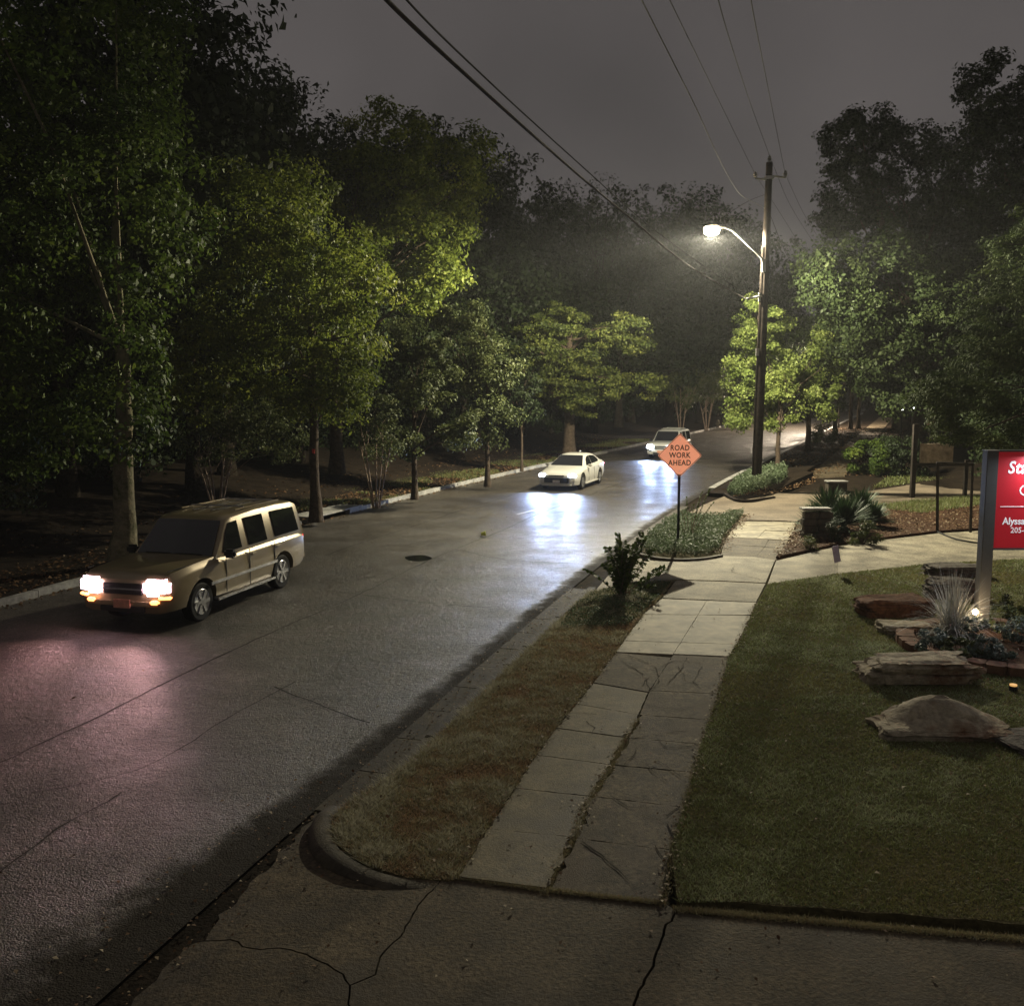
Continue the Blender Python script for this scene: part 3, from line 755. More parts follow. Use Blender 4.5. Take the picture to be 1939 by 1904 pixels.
def cover(name, poly, n, size, h, m, tm=.5, zb=.13, zf=None, label=None, cat=None, vs=.4, seed=9):
    q = scatter(poly, n); hn = vnoise(q[:, 0], q[:, 1], vs, seed)
    z = zb + RNG.random(n) ** .6 * (h * (.35 + .9 * hn))
    if zf is not None: z = z + zf(q[:, 0], q[:, 1])
    me = leaves_mesh(name, np.column_stack([q, z]), RNG.uniform(.6, 1.3, n) * size, RNG.normal(size=(n, 3)) * .8 + [0, 0, .9], tm + (hn - .5) * .5 + RNG.normal(0, .18, n))
    me.materials.append(m); o = link(bpy.data.objects.new(name, me)); o['kind'] = 'stuff'
    return o
isl_in = [G(*q_, .1) for q_ in ((1214, 1036), (1222, 1050), (1285, 1056), (1340, 1054), (1362, 1044), (1370, 1022), (1392, 994), (1410, 977), (1380, 980), (1330, 984), (1296, 980), (1262, 996), (1232, 1016))]
cover('ground_cover', isl_in, 29000, .055, .30, COVERM, .5)
pv = [G(*q_, .1) for q_ in ((1376, 938), (1400, 945), (1440, 941), (1478, 928), (1492, 915), (1480, 903), (1440, 900), (1405, 914))]
cover('ground_cover', pv, 16000, .09, .55, COVERM, .55, zf=lambda x, y: .25 * ss(1, 3, off(x, y)))
v1far = [G(*q_, .1) for q_ in ((1120, 1126), (1189, 1106), (1272, 1103), (1250, 1130), (1222, 1156), (1190, 1185), (1120, 1190), (1060, 1190), (1085, 1150))]
cover('ground_cover', v1far, 9000, .04, .08, COVERM, .35, zb=.11)
def litter(name, pts, z, size, tm=.5, sd=.25):
    n = len(pts)
    me = leaves_mesh(name, np.column_stack([pts, z + RNG.random(n) * .012]), RNG.uniform(.5, 1.3, n) * size, RNG.normal(size=(n, 3)) * .28 + [0, 0, 1], RNG.normal(tm, sd, n), aspect=.7, fold=.2)
    me.materials.append(LITTER); o = link(bpy.data.objects.new(name, me)); o['kind'] = 'stuff'; return o
lp = np.concatenate([edge_pts([G(*q_, SZ) for q_ in SWR], 380, .045), edge_pts([G(*q_, SZ) for q_ in SWL], 160, .05), edge_pts(joints, 90, .06)])
litter('fallen_leaves', lp, .135, .045, .75, .25)
lp = np.concatenate([scatter(verge1, 200), scatter(lawn_vis, 150)]); litter('fallen_leaves', lp, .155, .05, .5, .3)
sidew = [G(*q_, SZ) for q_ in SWL] + [G(*q_, SZ) for q_ in SWR[::-1]]
litter('fallen_leaves', scatter(sidew, 60), .135, .04, .8, .2)
litter('fallen_leaves', edge_pts([R(y_, .1) for y_ in np.arange(7, 23, 1)], 420, .16), .014, .04, .45, .3)
litter('fallen_leaves', edge_pts([R(y_, .25) for y_ in np.arange(7, 23, 1)], 260, .10), .03, .035, .4, .25)
litter('fallen_leaves', edge_pts([R(y_, -.45) for y_ in np.arange(4, 12, 1)], 150, .28), .006, .045, .5, .35)
ap_poly = C1[:1] + [G(240, 1904), G(1939, 1904), G(1939, 1790), G(1281, 1730), G(867, 1668), G(640, 1610), G(560, 1600)]
litter('fallen_leaves', scatter(ap_poly, 70), .112, .04, .45, .3)
litter('fallen_leaves', np.array([R(a, b) for a, b in zip(RNG.uniform(8, 60, 70), RNG.uniform(-10, -.5, 70))]), .008, .06, .75, .25)
# leaf litter along the left kerb and on the left bank
lk = np.array([R(a, b) for a, b in zip(RNG.uniform(12, 75, 9000), -10.8 - np.abs(RNG.normal(0, 2.2, 9000)) - .2)])
ol = -off(lk[:, 0], lk[:, 1]) - 10.8
litter('fallen_leaves', lk, 0.125 + .9 * ss(2.5, 9, ol), .12, .22, .22)
litter('fallen_leaves', edge_pts([R(y_, -10.65) for y_ in np.arange(14, 60, 1)], 900, .12), .01, .09, .4, .25)
q = np.array([R(a, b) for a, b in zip(RNG.uniform(31, 75, 26000), -11.0 - RNG.uniform(0, 3.0, 26000))])
nz = vnoise(q[:, 0], q[:, 1], 1.5, 8); q = q[nz > .45]; ol = -off(q[:, 0], q[:, 1]) - 10.8
blades('left_verge_grass', q, .10 + .9 * ss(2.5, 9, ol), np.full(len(q), .10), .03, GRASSM, RNG.normal(.5, .2, len(q)), .6)
# mulch bed right
MB_ = [G(*q_, .1) for q_ in ((1469, 1058), (1593, 1031), (1693, 1018), (1776, 1008), (1859, 1003), (2050, 994), (2050, 935), (1900, 943), (1740, 953), (1650, 962), (1540, 970), (1512, 992), (1497, 1022))]
o = MB().prism(MB_, -.04, .16).build('mulch_bed', MULCH); o['kind'] = 'structure'
litter('fallen_leaves', scatter(MB_, 5200), .165, .085, .42, .22)
litter('fallen_leaves', edge_pts([G(*q_, .1) for q_ in ((1469, 1056), (1497, 1022), (1512, 992))], 260, .12), .17, .09, .7, .2)
litter('fallen_leaves', edge_pts([G(*q_, .1) for q_ in ((1363, 1050), (1371, 1028), (1390, 998), (1414, 975))], 420, .13), .14, .08, .45, .25)
litter('fallen_leaves', scatter([G(*q_, .1) for q_ in ((1385, 944), (1460, 940), (1540, 920), (1560, 895), (1500, 880), (1460, 900))], 1500), .2, .10, .35, .2)
lr = np.array([R(a, b) for a, b in zip(RNG.uniform(50, 100, 3500), RNG.uniform(.5, 7, 3500))])
litter('fallen_leaves', lr, .15, .14, .3, .2)
q = np.array([R(a, b) for a, b in zip(RNG.uniform(55, 110, 26000), RNG.uniform(6, 24, 26000))]); oo = off(q[:, 0], q[:, 1])
blades('bank_grass', q, -.03 + bank(q[:, 1], oo), np.full(len(q), .14), .06, GRASSB, RNG.normal(.42, .2, len(q)), .6)
q = scatter([G(*q_, .1) for q_ in ((1640, 962), (1740, 950), (1900, 940), (2000, 935), (2000, 985), (1900, 955), (1740, 975))], 6000)
blades('bed_weeds', q, .16, np.full(len(q), .13), .03, GRASSM, RNG.normal(.6, .2, len(q)), .6)
q = scatter([G(*q_, .1) for q_ in ((1650, 926), (1740, 913), (1900, 900), (2050, 890), (2050, 860), (1700, 890))], 9000)
blades('far_lawn_grass', q, .10, np.full(len(q), .13), .04, GRASSM, RNG.normal(.5, .2, len(q)), .6)

# ================================================================== STREET FURNITURE
# utility pole with the street lamp
PB = Vector((D(1432, 915, 41.0).x, 41.0, 0.25))
pole = thing('utility_pole', 'tall dark wooden utility pole with metal brackets standing in the roadside planting', 'utility pole', PB)
top = Vector((D(1457, 330, 41.0).x - PB.x, .05, 13.1))
MB().tube([(0, 0, -.2), top * .33, top * .66, top], [.20, .185, .16, .13], 14).build('shaft', POLEM, pole, sm=60)
zl = lambda z: top * (z / 13.1)
INS = mat('grey_porcelain', (0.25, 0.24, 0.23), .35, .5)
def insulator(c, parent):
    MB().lathe([(.03, 0), (.03, .05), (.085, .07), (.085, .10), (.05, .12), (.09, .14), (.09, .17), (.045, .20), (.06, .24), (0.03, .27)], 12, c=c).build('insulator', INS, parent, sm=40)
aL = D(1430, 338, 40.9) - PB; aR = D(1487, 336, 41.2) - PB
MB().tube([aL, zl(12.45)], [.035, .045], 8).build('bracket_arm', STEEL, pole)
MB().tube([aR, zl(12.6)], [.035, .045], 8).build('bracket_arm', STEEL, pole)
for c in (aL, aR, top): insulator(c, pole)
MB().box(zl(12.5), (.34, .34, .12)).build('pole_band', STEEL, pole)
MB().box(zl(7.8) + Vector((-.2, -.1, 0)), (.09, .1, .35)).build('cable_bracket', STEEL, pole)
low = D(1412, 566, 40.7) - PB
MB().tube([zl(7.85) + Vector((-.12, -.1, 0)), low.lerp(zl(7.85), .4), low], [.05, .045, .03], 8).build('support_arm', STEEL, pole)
MB().tube([zl(1.0) + Vector((-.21, -.08, -.9)), zl(5) + Vector((-.2, -.08, 0)), zl(9.8) + Vector((-.18, -.08, 0))], .028, 6).build('conduit', POLEM, pole)
MB().box(zl(5.6) + Vector((-.2, -.1, 0)), (.12, .1, .3)).build('junction_box', STEEL, pole)

lamp = thing('street_lamp', 'lit street lamp on curved silver arm bracketed to the utility pole', 'street lamp', LAMP_POS)
arm = [D(1445, 505, 40.85), D(1443, 490, 40.8), D(1436, 482, 40.7), D(1388, 437, 41.0), D(1372, 430, 41.1), D(1358, 433, 41.3)]
arm = [a - LAMP_POS for a in arm]
MB().tube(smoothline([(a.x, a.y) for a in arm], 1) and arm, .042, 8).build('arm', STEEL, lamp, sm=50)
MB().box(arm[0] + Vector((.03, 0, .05)), (.14, .12, .5)).build('mounting_bracket', STEEL, lamp)
ad = (arm[-1]).normalized(); ang = math.atan2(ad.y, ad.x)
Mr = Matrix.Rotation(ang, 3, 'Z')
HOUS = mat('lamp_housing', (0.35, 0.35, 0.34), .5, .5, metal=.3)
hv = MB()
st = [(-.30, .03, .06), (-.22, .13, .10), (-.05, .17, .13), (.15, .15, .13), (.32, .07, .09), (.42, .05, .06)]
vv_ = []; ff_ = []
for i, (x, w, h) in enumerate(st):
    for a in np.linspace(0, math.pi, 9): vv_.append(Mr @ Vector((x, w * math.cos(a), .02 + h * math.sin(a))))
for i in range(len(st) - 1):
    for j in range(8): ff_.append((i * 9 + j, i * 9 + j + 1, (i + 1) * 9 + j + 1, (i + 1) * 9 + j))
    ff_.append((i * 9 + 8, i * 9, (i + 1) * 9, (i + 1) * 9 + 8))
ff_ += [tuple(range(9)), tuple(range(len(st) * 9 - 9, len(st) * 9))[::-1]]
hv.add(vv_, ff_).build('housing', HOUS, lamp, sm=50)
LENS = mat('lamp_lens', (0.9, .85, .7), .3, .5, emit=(1.0, .78, .44), es=110)
prof = [(.05, -.30), (.17, -.28), (.24, -.20), (.265, -.08), (.24, .04)]
MB().lathe(prof, 18, M=Mr @ Matrix.Diagonal((1.25, 1, 1)), c=(0, 0, 0)).build('lens', LENS, lamp, sm=60)
def light(name, kind, loc, power, col, parent=None, size=.1, rot=None, spot=None, blend=.5, target=None):
    d = bpy.data.lights.new(name, kind); d.energy = power; d.color = col
    if kind == 'AREA': d.size = size
    else: d.shadow_soft_size = size
    if spot: d.spot_size = math.radians(spot); d.spot_blend = blend
    o = link(bpy.data.objects.new(name, d), parent); o.location = loc
    if target is not None: o.rotation_euler = (Vector(target) - Vector(loc)).to_track_quat('-Z', 'Y').to_euler()
    return o
# lamp throw shaped by hand: less down and near, extra at crown height, faint upwards
L1 = light('lamp_light', 'POINT', (0, 0, -.34), LAMP_POWER, (1.0, .91, .66), lamp, .10)
L1.data.specular_factor = .42
def side_throw(d):
    d.use_nodes = True; n, l = d.node_tree.nodes, d.node_tree.links
    em = n['Emission']; g = n.new('ShaderNodeNewGeometry'); sx = n.new('ShaderNodeSeparateXYZ'); l.new(g.outputs['Incoming'], sx.inputs[0])
    r = n.new('ShaderNodeValToRGB'); m = n.new('ShaderNodeMath'); m.operation = 'MULTIPLY_ADD'; m.inputs[1].default_value = LAMP_SIGN * .5; m.inputs[2].default_value = .5
    l.new(sx.outputs['Z'], m.inputs[0]); l.new(m.outputs[0], r.inputs['Fac'])
    while len(r.color_ramp.elements) < 6: r.color_ramp.elements.new(.5)
    for e, (p, v) in zip(r.color_ramp.elements, ((0, .22), (.11, .5), (.21, 1.0), (.33, .55), (.42, 1.45), (.56, .06))):
        e.position = p; e.color = (v, v, v, 1)
    l.new(r.outputs['Color'], em.inputs['Strength'])
LAMP_SIGN = 1                                      # fac 0 = straight down, 1 = straight up
side_throw(L1.data)

# wires
WIRE = mat('overhead_wire', (0.035, .033, .03), .95, .05)
WIREB = mat('bright_cable', (0.16, .15, .13), .9, .1)
def unproj(p):                                      # photo position (u, v) and distance of a point in the air
    p = Vector(p); d = p.y * CP - (p.z - H) * SP; return (CX + F * p.x / d, CY - F * (p.y * SP + (p.z - H) * CP) / d, 1 / p.y)
def wire(pts, r, label, m=WIRE, group='overhead wires'):
    P = [unproj(p) for p in pts]; out = []; n_ = len(P)
    L = [0]
    for a, b in zip(P[:-1], P[1:]): L.append(L[-1] + math.hypot(b[0] - a[0], b[1] - a[1]))
    T = []
    for i in range(n_):
        a, b = max(i - 1, 0), min(i + 1, n_ - 1); T.append([(P[b][k] - P[a][k]) / (L[b] - L[a]) for k in range(3)])
    for i in range(n_ - 1):
        h_ = L[i + 1] - L[i]
        for j in range(10):
            t = j / 10; q = [(2 * t**3 - 3 * t**2 + 1) * P[i][k] + (t**3 - 2 * t**2 + t) * h_ * T[i][k] + (-2 * t**3 + 3 * t**2) * P[i + 1][k] + (t**3 - t**2) * h_ * T[i + 1][k] for k in range(3)]
            out.append(D(q[0], q[1], 1 / q[2]))
    out.append(Vector(pts[-1]))
    o = MB().tube(out, r, 6).build('overhead_wire', m, sm=60)
    return tag(o, label, 'wire', group)
FAR = Vector((28.2, 86, 0))
Pw = PB
wire([D(1100, -230, 10), D(1215, 0, 15), D(1310, 188, 21.3), D(1395, 360, 34), PB + zl(11.3) + Vector((-.15, -.1, 0))], .012, 'leftmost of the upper wires, pale and twisted, reaching the pole below its brackets', WIREB)
wire([D(1160, -220, 10.5), D(1268, 0, 15), D(1352, 172, 24), D(1430, 330, 40.9)], .009, 'thin wire running overhead to the left bracket insulator of the pole')
wire([D(1312, -210, 10.5), D(1360, 0, 15), D(1412, 170, 24), PB + top + Vector((0, 0, .25))], .009, 'thin wire running overhead to the insulator on top of the pole')
wire([D(1395, -180, 10.5), D(1422, 0, 15), D(1457, 180, 25), D(1487, 330, 41.2)], .009, 'rightmost thin wire running overhead to the right bracket insulator')
wire([D(1430, 330, 40.9), D(1500, 440, 58), FAR + Vector((-1, 0, 11.6))], .009, 'thin wire leaving the left bracket insulator towards the far trees')
wire([PB + top + Vector((0, 0, .25)), D(1500, 395, 55), FAR + Vector((0, 0, 12.8))], .009, 'thin wire leaving the pole top towards the far trees')
wire([D(1487, 330, 41.2), D(1528, 415, 58), FAR + Vector((1, 0, 12.2))], .009, 'thin wire leaving the right bracket insulator towards the far trees')
wire([PB + zl(11.3), D(1500, 500, 58), FAR + Vector((0, -.3, 9.6))], .012, 'lower wire behind the pole dropping towards the far trees')
wire([D(640, -110, 7.4), D(732, 0, 8.5), D(900, 158, 11), D(1088, 325, 16.7), D(1190, 410, 22.5), D(1300, 500, 30), PB + low], .021, 'thick drooping cable crossing in front of the trees to the low bracket on the pole', WIREB)
wire([D(690, -110, 7.4), D(770, 0, 8.5), D(930, 158, 11.5), D(1110, 322, 17.5), D(1220, 420, 24), D(1320, 495, 31), PB + low + Vector((.1, 0, .12))], .010, 'thin cable just above the thick drooping one, crossing to the pole')
wire([PB + low, PB + zl(7.9), D(1490, 590, 55), FAR + Vector((0, 0, 6.6))], .018, 'thick cable leaving the low bracket behind the pole into the trees')
wire([PB + zl(11.9), D(1415, 382, 44), D(1340, 430, 48), D(1270, 462, 54)], .009, 'short wire slanting down from the pole towards the trees across the road')

# temporary road sign
SB = Vector((4.53, 26.8, .1))
sign = thing('road_work_sign', 'orange diamond sign reading ROAD WORK AHEAD on a dark post', 'road sign', SB)
ORANGE = mat('orange_sign_sheeting', (0.98, 0.40, 0.27), .5, .4, ns=4, na=.08)
_m = ORANGE; _n, _l = _m.node_tree.nodes, _m.node_tree.links          # translucency added so the lamp behind brightens the sign face
_t = _n.new('ShaderNodeBsdfTranslucent'); _t.inputs['Color'].default_value = (1, .42, .31, 1)
_x = _n.new('ShaderNodeMixShader'); _x.inputs['Fac'].default_value = .38
_l.new(_n['Principled BSDF'].outputs['BSDF'], _x.inputs[1]); _l.new(_t.outputs['BSDF'], _x.inputs[2]); _l.new(_x.outputs['Shader'], _n['Material Output'].inputs['Surface'])
SBLK = mat('sign_black', (0.02, .018, .018), .6, .3)
zc = 2.56; hd = .60
def rdia(r, rc=.05):
    pts = []
    for k in range(4):
        a0 = math.pi / 2 * k; cx_, cz_ = (r - rc * 1.414) * math.cos(a0), (r - rc * 1.414) * math.sin(a0)
        for j in range(-3, 4): pts.append((cx_ + rc * math.cos(a0 + j * math.pi / 12), cz_ + rc * math.sin(a0 + j * math.pi / 12)))
    return pts
def plate(poly, y0, y1, z):
    mb = MB(); mb.prism(poly, 0, 1)
    mb.v = [(x, y0 if zz > .5 else y1, z + y) for x, y, zz in mb.v]; return mb
plate(rdia(hd), -.03, -.026, zc).build('plate', ORANGE, sign)
# border as a ring
o_, i_ = rdia(hd - .018), rdia(hd - .034)
n_ = len(o_); mb = MB(); mb.add([(x, -.0325, zc + z) for x, z in o_] + [(x, -.0325, zc + z) for x, z in i_], [(k, (k + 1) % n_, n_ + (k + 1) % n_, n_ + k) for k in range(n_)]); mb.build('border', SBLK, sign)
def text(s, size, m, loc, parent, bold=.0, align='CENTER', rx=math.pi / 2, shear=0, spacing=1.0, name='lettering', sx=1.0, ext=.001):
    c = bpy.data.curves.new(name, 'FONT'); c.body = s; c.size = size; c.align_x = align; c.align_y = 'CENTER'; c.offset = bold
    c.extrude = ext; c.shear = shear; c.space_character = spacing; c.resolution_u = 3; c.materials.append(m)
    o = link(bpy.data.objects.new(name, c)); bpy.context.view_layer.update()
    me = bpy.data.meshes.new_from_object(o.evaluated_get(bpy.context.evaluated_depsgraph_get())); bpy.data.objects.remove(o)
    me.transform(Matrix.Diagonal((sx, 1, 1, 1))); me.transform(Matrix.Rotation(rx, 4, 'X')); me.name = name
    if not me.materials: me.materials.append(m)
    o = link(bpy.data.objects.new(name, me), parent); o.location = loc; return o
for s_, dz_ in (('ROAD', .20), ('WORK', .0), ('AHEAD', -.205)):
    text(s_, .205, SBLK, (0, -.034, zc + dz_), sign, .004, sx=.85, spacing=1.1)
# U-channel post
up = [(-.035, 0), (-.035, .012), (-.018, .012), (-.012, .035), (.012, .035), (.018, .012), (.035, .012), (.035, 0), (.02, 0), (.013, .022), (-.013, .022), (-.02, 0)]
MB().prism([(x, y - .02) for x, y in up], -.3, zc - .50).build('post', mat('dark_green_steel', (0.035, .04, .035), .55, .4, metal=.4), sign)
for z_ in (zc + .42, zc - .42): MB().lathe([(.012, -.001), (.012, .006)], 8, M=Matrix.Rotation(math.pi / 2, 3, 'X'), c=(0, -.031, z_)).build('bolt', STEEL, sign)

# red business sign in its planted ring
BS = Vector((8.4, 17.4, .28))
bs = thing('business_sign', 'red illuminated business sign with white lettering on square grey posts, cut off at the frame', 'business sign', BS)
ALU = mat('sign_post_aluminium', (0.20, .20, .19), .4, .5, metal=.5, ns=3, na=.1)
PTOP = 3.42 - BS.z
for x in (0, 2.35):
    MB().box((x + .0, 0, PTOP / 2), (.20, .20, PTOP)).build('post', ALU, bs, bevel=.01)
    MB().box((x, 0, PTOP + .008), (.21, .21, .014)).build('post_cap', STEEL, bs)
RED = mat('red_sign_face', (0.50, .012, .022), .45, .45, ns=2, na=.05, emit=(1.0, .03, .05), es=.10)  # faint glow put into the face itself, on top of the bar lamp
WHITE = mat('white_letter', (0.8, .8, .8), .4, .4, emit=(1, .98, 1), es=.32)  # letters given a glow of their own as well
zb_, zt_ = 1.70 - BS.z, 3.40 - BS.z
MB().box((1.175, .02, (zb_ + zt_) / 2), (2.14, .12, zt_ - zb_)).build('panel', RED, bs, bevel=.006)
MB().box((1.175, .02, zt_ + .02), (2.14, .16, .03)).build('top_rail', ALU, bs)
MB().box((1.175, .02, zb_ - .02), (2.14, .14, .03)).build('bottom_rail', ALU, bs)
fy = -.043
zpx = lambda v: D(1900, v, 17.35).z - BS.z
xpx = lambda u: D(u, 950, 17.35).x - BS.x
text('StateFarm', .30, WHITE, (xpx(1905), fy, zpx(886)), bs, .006, 'LEFT', shear=.18, sx=.86, spacing=1.08)
MB().box((xpx(1895) + .75, fy, zpx(959)), (1.5, .006, .012)).build('rule_line', WHITE, bs)
text('Alyssa', .17, WHITE, (xpx(1901), fy, zpx(987)), bs, .004, 'LEFT', sx=.92)
text('205-', .14, WHITE, (xpx(1917), fy, zpx(1004)), bs, .001, 'LEFT', sx=.95)
def ring(cx_, cz_, rx_, rz_, w_, parent, m, name):
    n_ = 28; a = [2 * math.pi * k / n_ for k in range(n_)]
    v = [(cx_ + rx_ * math.cos(t), fy, cz_ + rz_ * math.sin(t)) for t in a] + [(cx_ + (rx_ - w_) * math.cos(t), fy, cz_ + (rz_ - w_) * math.sin(t)) for t in a]
    return MB().add(v, [(k, (k + 1) % n_, n_ + (k + 1) % n_, n_ + k) for k in range(n_)]).build(name, m, parent)
ring(xpx(1948), zpx(928), .17, .115, .022, bs, WHITE, 'oval_emblem')
ring(xpx(1948) + .2, zpx(928), .17, .115, .022, bs, WHITE, 'oval_emblem')
ring(xpx(1948) + .1, zpx(914), .17, .115, .022, bs, WHITE, 'oval_emblem')
BARL = mat('sign_lamp_tube', (.9, .9, .9), .3, .5, emit=(.95, .95, 1), es=10)
MB().tube([(.62, -.12, PTOP - .02), (1.5, -.12, PTOP - .02)], .022, 10).build('lamp_hood', ALU, bs)
MB().box((1.06, -.12, PTOP - .055), (.8, .02, .014)).build('lamp_tube', BARL, bs)
for x in (.75, 1.37): MB().tube([(x, -.12, PTOP - .02), (x, -.02, PTOP + .03)], .01, 6).build('lamp_bracket', ALU, bs)
light('sign_lamp_light', 'AREA', (.95, -.16, PTOP - .09), 60, (.80, .88, 1.0), bs, .5, target=(.95, -.11, 0.0)).data.shape = 'SQUARE'
# small floodlight behind the grass
UL = D(1846, 1158, 17.15)
ul = thing('floodlight', 'small lit garden floodlight beside the left post of the red sign', 'floodlight', (UL.x, UL.y, .30))
BULB = mat('flood_bulb', (.9, .8, .6), .3, .5, emit=(1, .78, .5), es=30)
MB().tube([(0, 0, -.02), (0, 0, UL.z - .36)], .012, 8).build('stake', BLACK, ul)
MB().lathe([(.03, -.08), (.06, -.06), (.075, .0)], 14, M=Matrix.Rotation(math.radians(65), 3, 'X'), c=(0, .03, UL.z - .30)).build('shade', BLACK, ul)
MB().lathe([(.02, -.03), (.045, -.01), (.047, .02), (.02, .035)], 14, M=Matrix.Rotation(math.radians(65), 3, 'X'), c=(0, -.005, UL.z - .30)).build('bulb', BULB, ul, sm=60)
light('floodlight_beam', 'POINT', (.0, -.09, UL.z - .26), 14, (1, .72, .42), ul, .05)

# retaining ring of stone blocks
BLK = mat('red_retaining_block', (0.23, .12, .07), .85, .25, ns=9, na=.35, ns2=2, na2=.4, bs=18, bd=.012, world_space=True)
rw_ = thing('retaining_wall', 'low curved ring of reddish split stone blocks round the sign bed', 'retaining wall', (bed_c[0], bed_c[1], 0))
nb = 34
for k in range(nb):
    a = 2 * math.pi * k / nb
    for c_ in (0, 1):
        aa = a + (math.pi / nb if c_ else 0); z0 = .02 + c_ * .135
        w0 = 2 * math.pi * (bed_r + .02) / nb - .012
        poly = [(-w0 / 2, .0), (-w0 * .36, -.07), (w0 * .36, -.07), (w0 / 2, 0), (w0 * .45, .22), (-w0 * .45, .22)]
        q = aa + math.pi / 2
        pts = []
        for (px, py) in poly:
            rr_ = bed_r - .02 - py + random.uniform(-.006, .006); th_ = aa + px / bed_r
            pts.append((rr_ * math.cos(th_), rr_ * math.sin(th_)))
        MB().prism(pts, z0, z0 + .13 + random.uniform(-.004, .004)).build('stone_block', BLK, rw_)
o = MB().prism([(bed_c[0] + (bed_r - .15) * math.cos(a), bed_c[1] + (bed_r - .15) * math.sin(a)) for a in np.linspace(0, 2 * np.pi, 30, endpoint=False)], 0, .24).build('bed_soil', MULCH); o['kind'] = 'structure'

# boulders
ROCK = mat('sandstone_boulder', (0.52, .45, .32), .9, .2, ns=3.5, na=.35, ns2=12, na2=.35, bs=9, bd=.05, stain=(.16, .075, .035), stain_s=1.4)
ROCKG = mat('grey_boulder', (0.20, .18, .15), .9, .2, ns=4, na=.35, ns2=12, na2=.35, bs=9, bd=.05)
ROCKR = mat('rusty_boulder', (0.20, .10, .055), .9, .2, ns=4, na=.4, ns2=12, na2=.4, bs=9, bd=.05)
from mathutils import noise as mn
def boulder(label, loc, dim, rz, m, seed, peak=None, strata=.35, crack=False):
    t = thing('boulder', label, 'boulder', loc, rz, 'boulders set in the lawn')
    bm = bmesh.new(); bmesh.ops.create_icosphere(bm, subdivisions=5, radius=1)
    rnd = random.Random(seed); off_ = Vector((seed * 3.1, seed * 1.7, seed * .9))
    for v in bm.verts:
        p = v.co.copy(); n1 = mn.noise(p * 1.1 + off_); n2 = mn.noise(p * 3 + off_); n3 = mn.noise(p * 8 + off_)
        # superellipsoid
        e = .55
        q = Vector([math.copysign(abs(c) ** e, c) for c in p]); q *= 1 / max(1e-6, max(abs(q.x), abs(q.y), abs(q.z)) ** .55)
        q *= 1 + .22 * n1 + .10 * n2 + .045 * n3 + .05 * abs(mn.noise(p * 5 + off_ * 2))
        z = q.z
        if peak is not None and z > 0:
            dd = math.hypot(q.x - peak[0], (q.y - peak[1]) * .8); z *= max(.30, 1.4 - dd * 1.15)
        st_ = strata * .12 * math.copysign(1, mn.noise(Vector((0, 0, z * 5)) + off_ + p * .5)) if abs(p.z) < .75 else 0
        q.x *= 1 + st_; q.y *= 1 + st_
        if crack and z > 0:
            yy = q.y + .28 - .12 * mn.noise(Vector((q.x * 2.2, 1, 1)) * 1.5)
            if -.62 < q.x < .55: z -= .14 * math.exp(-(yy / .035) ** 2); z += .05 if yy > 0 else -.05
        v.co = (q.x * dim[0] / 2, q.y * dim[1] / 2, max(z, -.6) * dim[2] + dim[2] * .15)
    me = bpy.data.meshes.new('rock'); bm.to_mesh(me); bm.free(); me.materials.append(m); smooth(me, 28)
    link(bpy.data.objects.new('stone', me), t)
    return t
def bl(u, v, z=.1): x, y = G(u, v, z); return (x, y, .12)
boulder('large pale peaked boulder with a dark crack, nearest in the lawn', bl(1783, 1388), (1.56, .85, .32), math.radians(-4), ROCK, 3, peak=(.0, .35), crack=True)
boulder('long flat topped sandstone slab in front of the curved block wall', bl(1735, 1288), (1.62, .75, .30), math.radians(3), ROCK, 5, strata=.8)
boulder('flat grey stone at the right edge of the frame beside the peaked boulder', (6.62, 11.9, .10), (1.1, .8, .12), .2, ROCKG, 8)
boulder('rusty brown boulder behind the ornamental grass, left of the ring', bl(1690, 1166), (1.35, .7, .30), .1, ROCKR, 12)
boulder('small flat tan rock touching the left end of the block ring', bl(1712, 1200), (.85, .6, .17), -.1, ROCK, 14)
boulder('squat grey boulder just below the mossy dark slab behind the sign post', bl(1805, 1132), (1.1, .6, .32), 0, ROCKG, 17)
boulder('long dark mossy slab furthest back in the lawn near the driveway', bl(1808, 1092), (1.25, .7, .25), .12, ROCKG, 21, strata=.9)

# ornamental grass and bedding in the ring
TAN = leafmat('dry_blade', [(.30, .29, .25), (.50, .50, .46), (.55, .48, .34)], rough=.5, trans=.2)
def fountain(name, label, loc, n, L, m, w=.012, spread=.55, droop=.9, seed=0, cat='plant', parent=None):
    r = np.random.default_rng(seed); V = []; T = []
    for i in range(n):
        a = r.uniform(0, 2 * np.pi); tilt = abs(r.normal(0, spread)); l_ = L * r.uniform(.55, 1.15)
        d = np.array([math.cos(a) * math.sin(tilt), math.sin(a) * math.sin(tilt), math.cos(tilt)])
        side = np.cross(d, [0, 0, 1.0]); side /= max(np.linalg.norm(side), 1e-6)
        p = np.array([r.normal(0, .05), r.normal(0, .05), 0]); k = 6; prev = None
        for j in range(k + 1):
            t_ = j / k; ww = w * (1 - t_ ** 2) + .001
            if prev is not None:
                V += [prev[0] - side * prev[1], prev[0] + side * prev[1], p + side * ww, p - side * ww]; T.append(r.normal(.45, .2))
            prev = (p.copy(), ww)
            p = p + d * l_ / k; d = d + np.array([0, 0, -droop * (tilt + .25) * .22]); d /= np.linalg.norm(d)
    me = quads_mesh(name, np.array(V), len(T), 4, np.array(T)); me.materials.append(m)
    if parent is not None: return link(bpy.data.objects.new(name, me), parent)
    t = thing(name, label, cat, loc); link(bpy.data.objects.new('leaves', me), t); return t
fg = D(1800, 1215, 16.9)
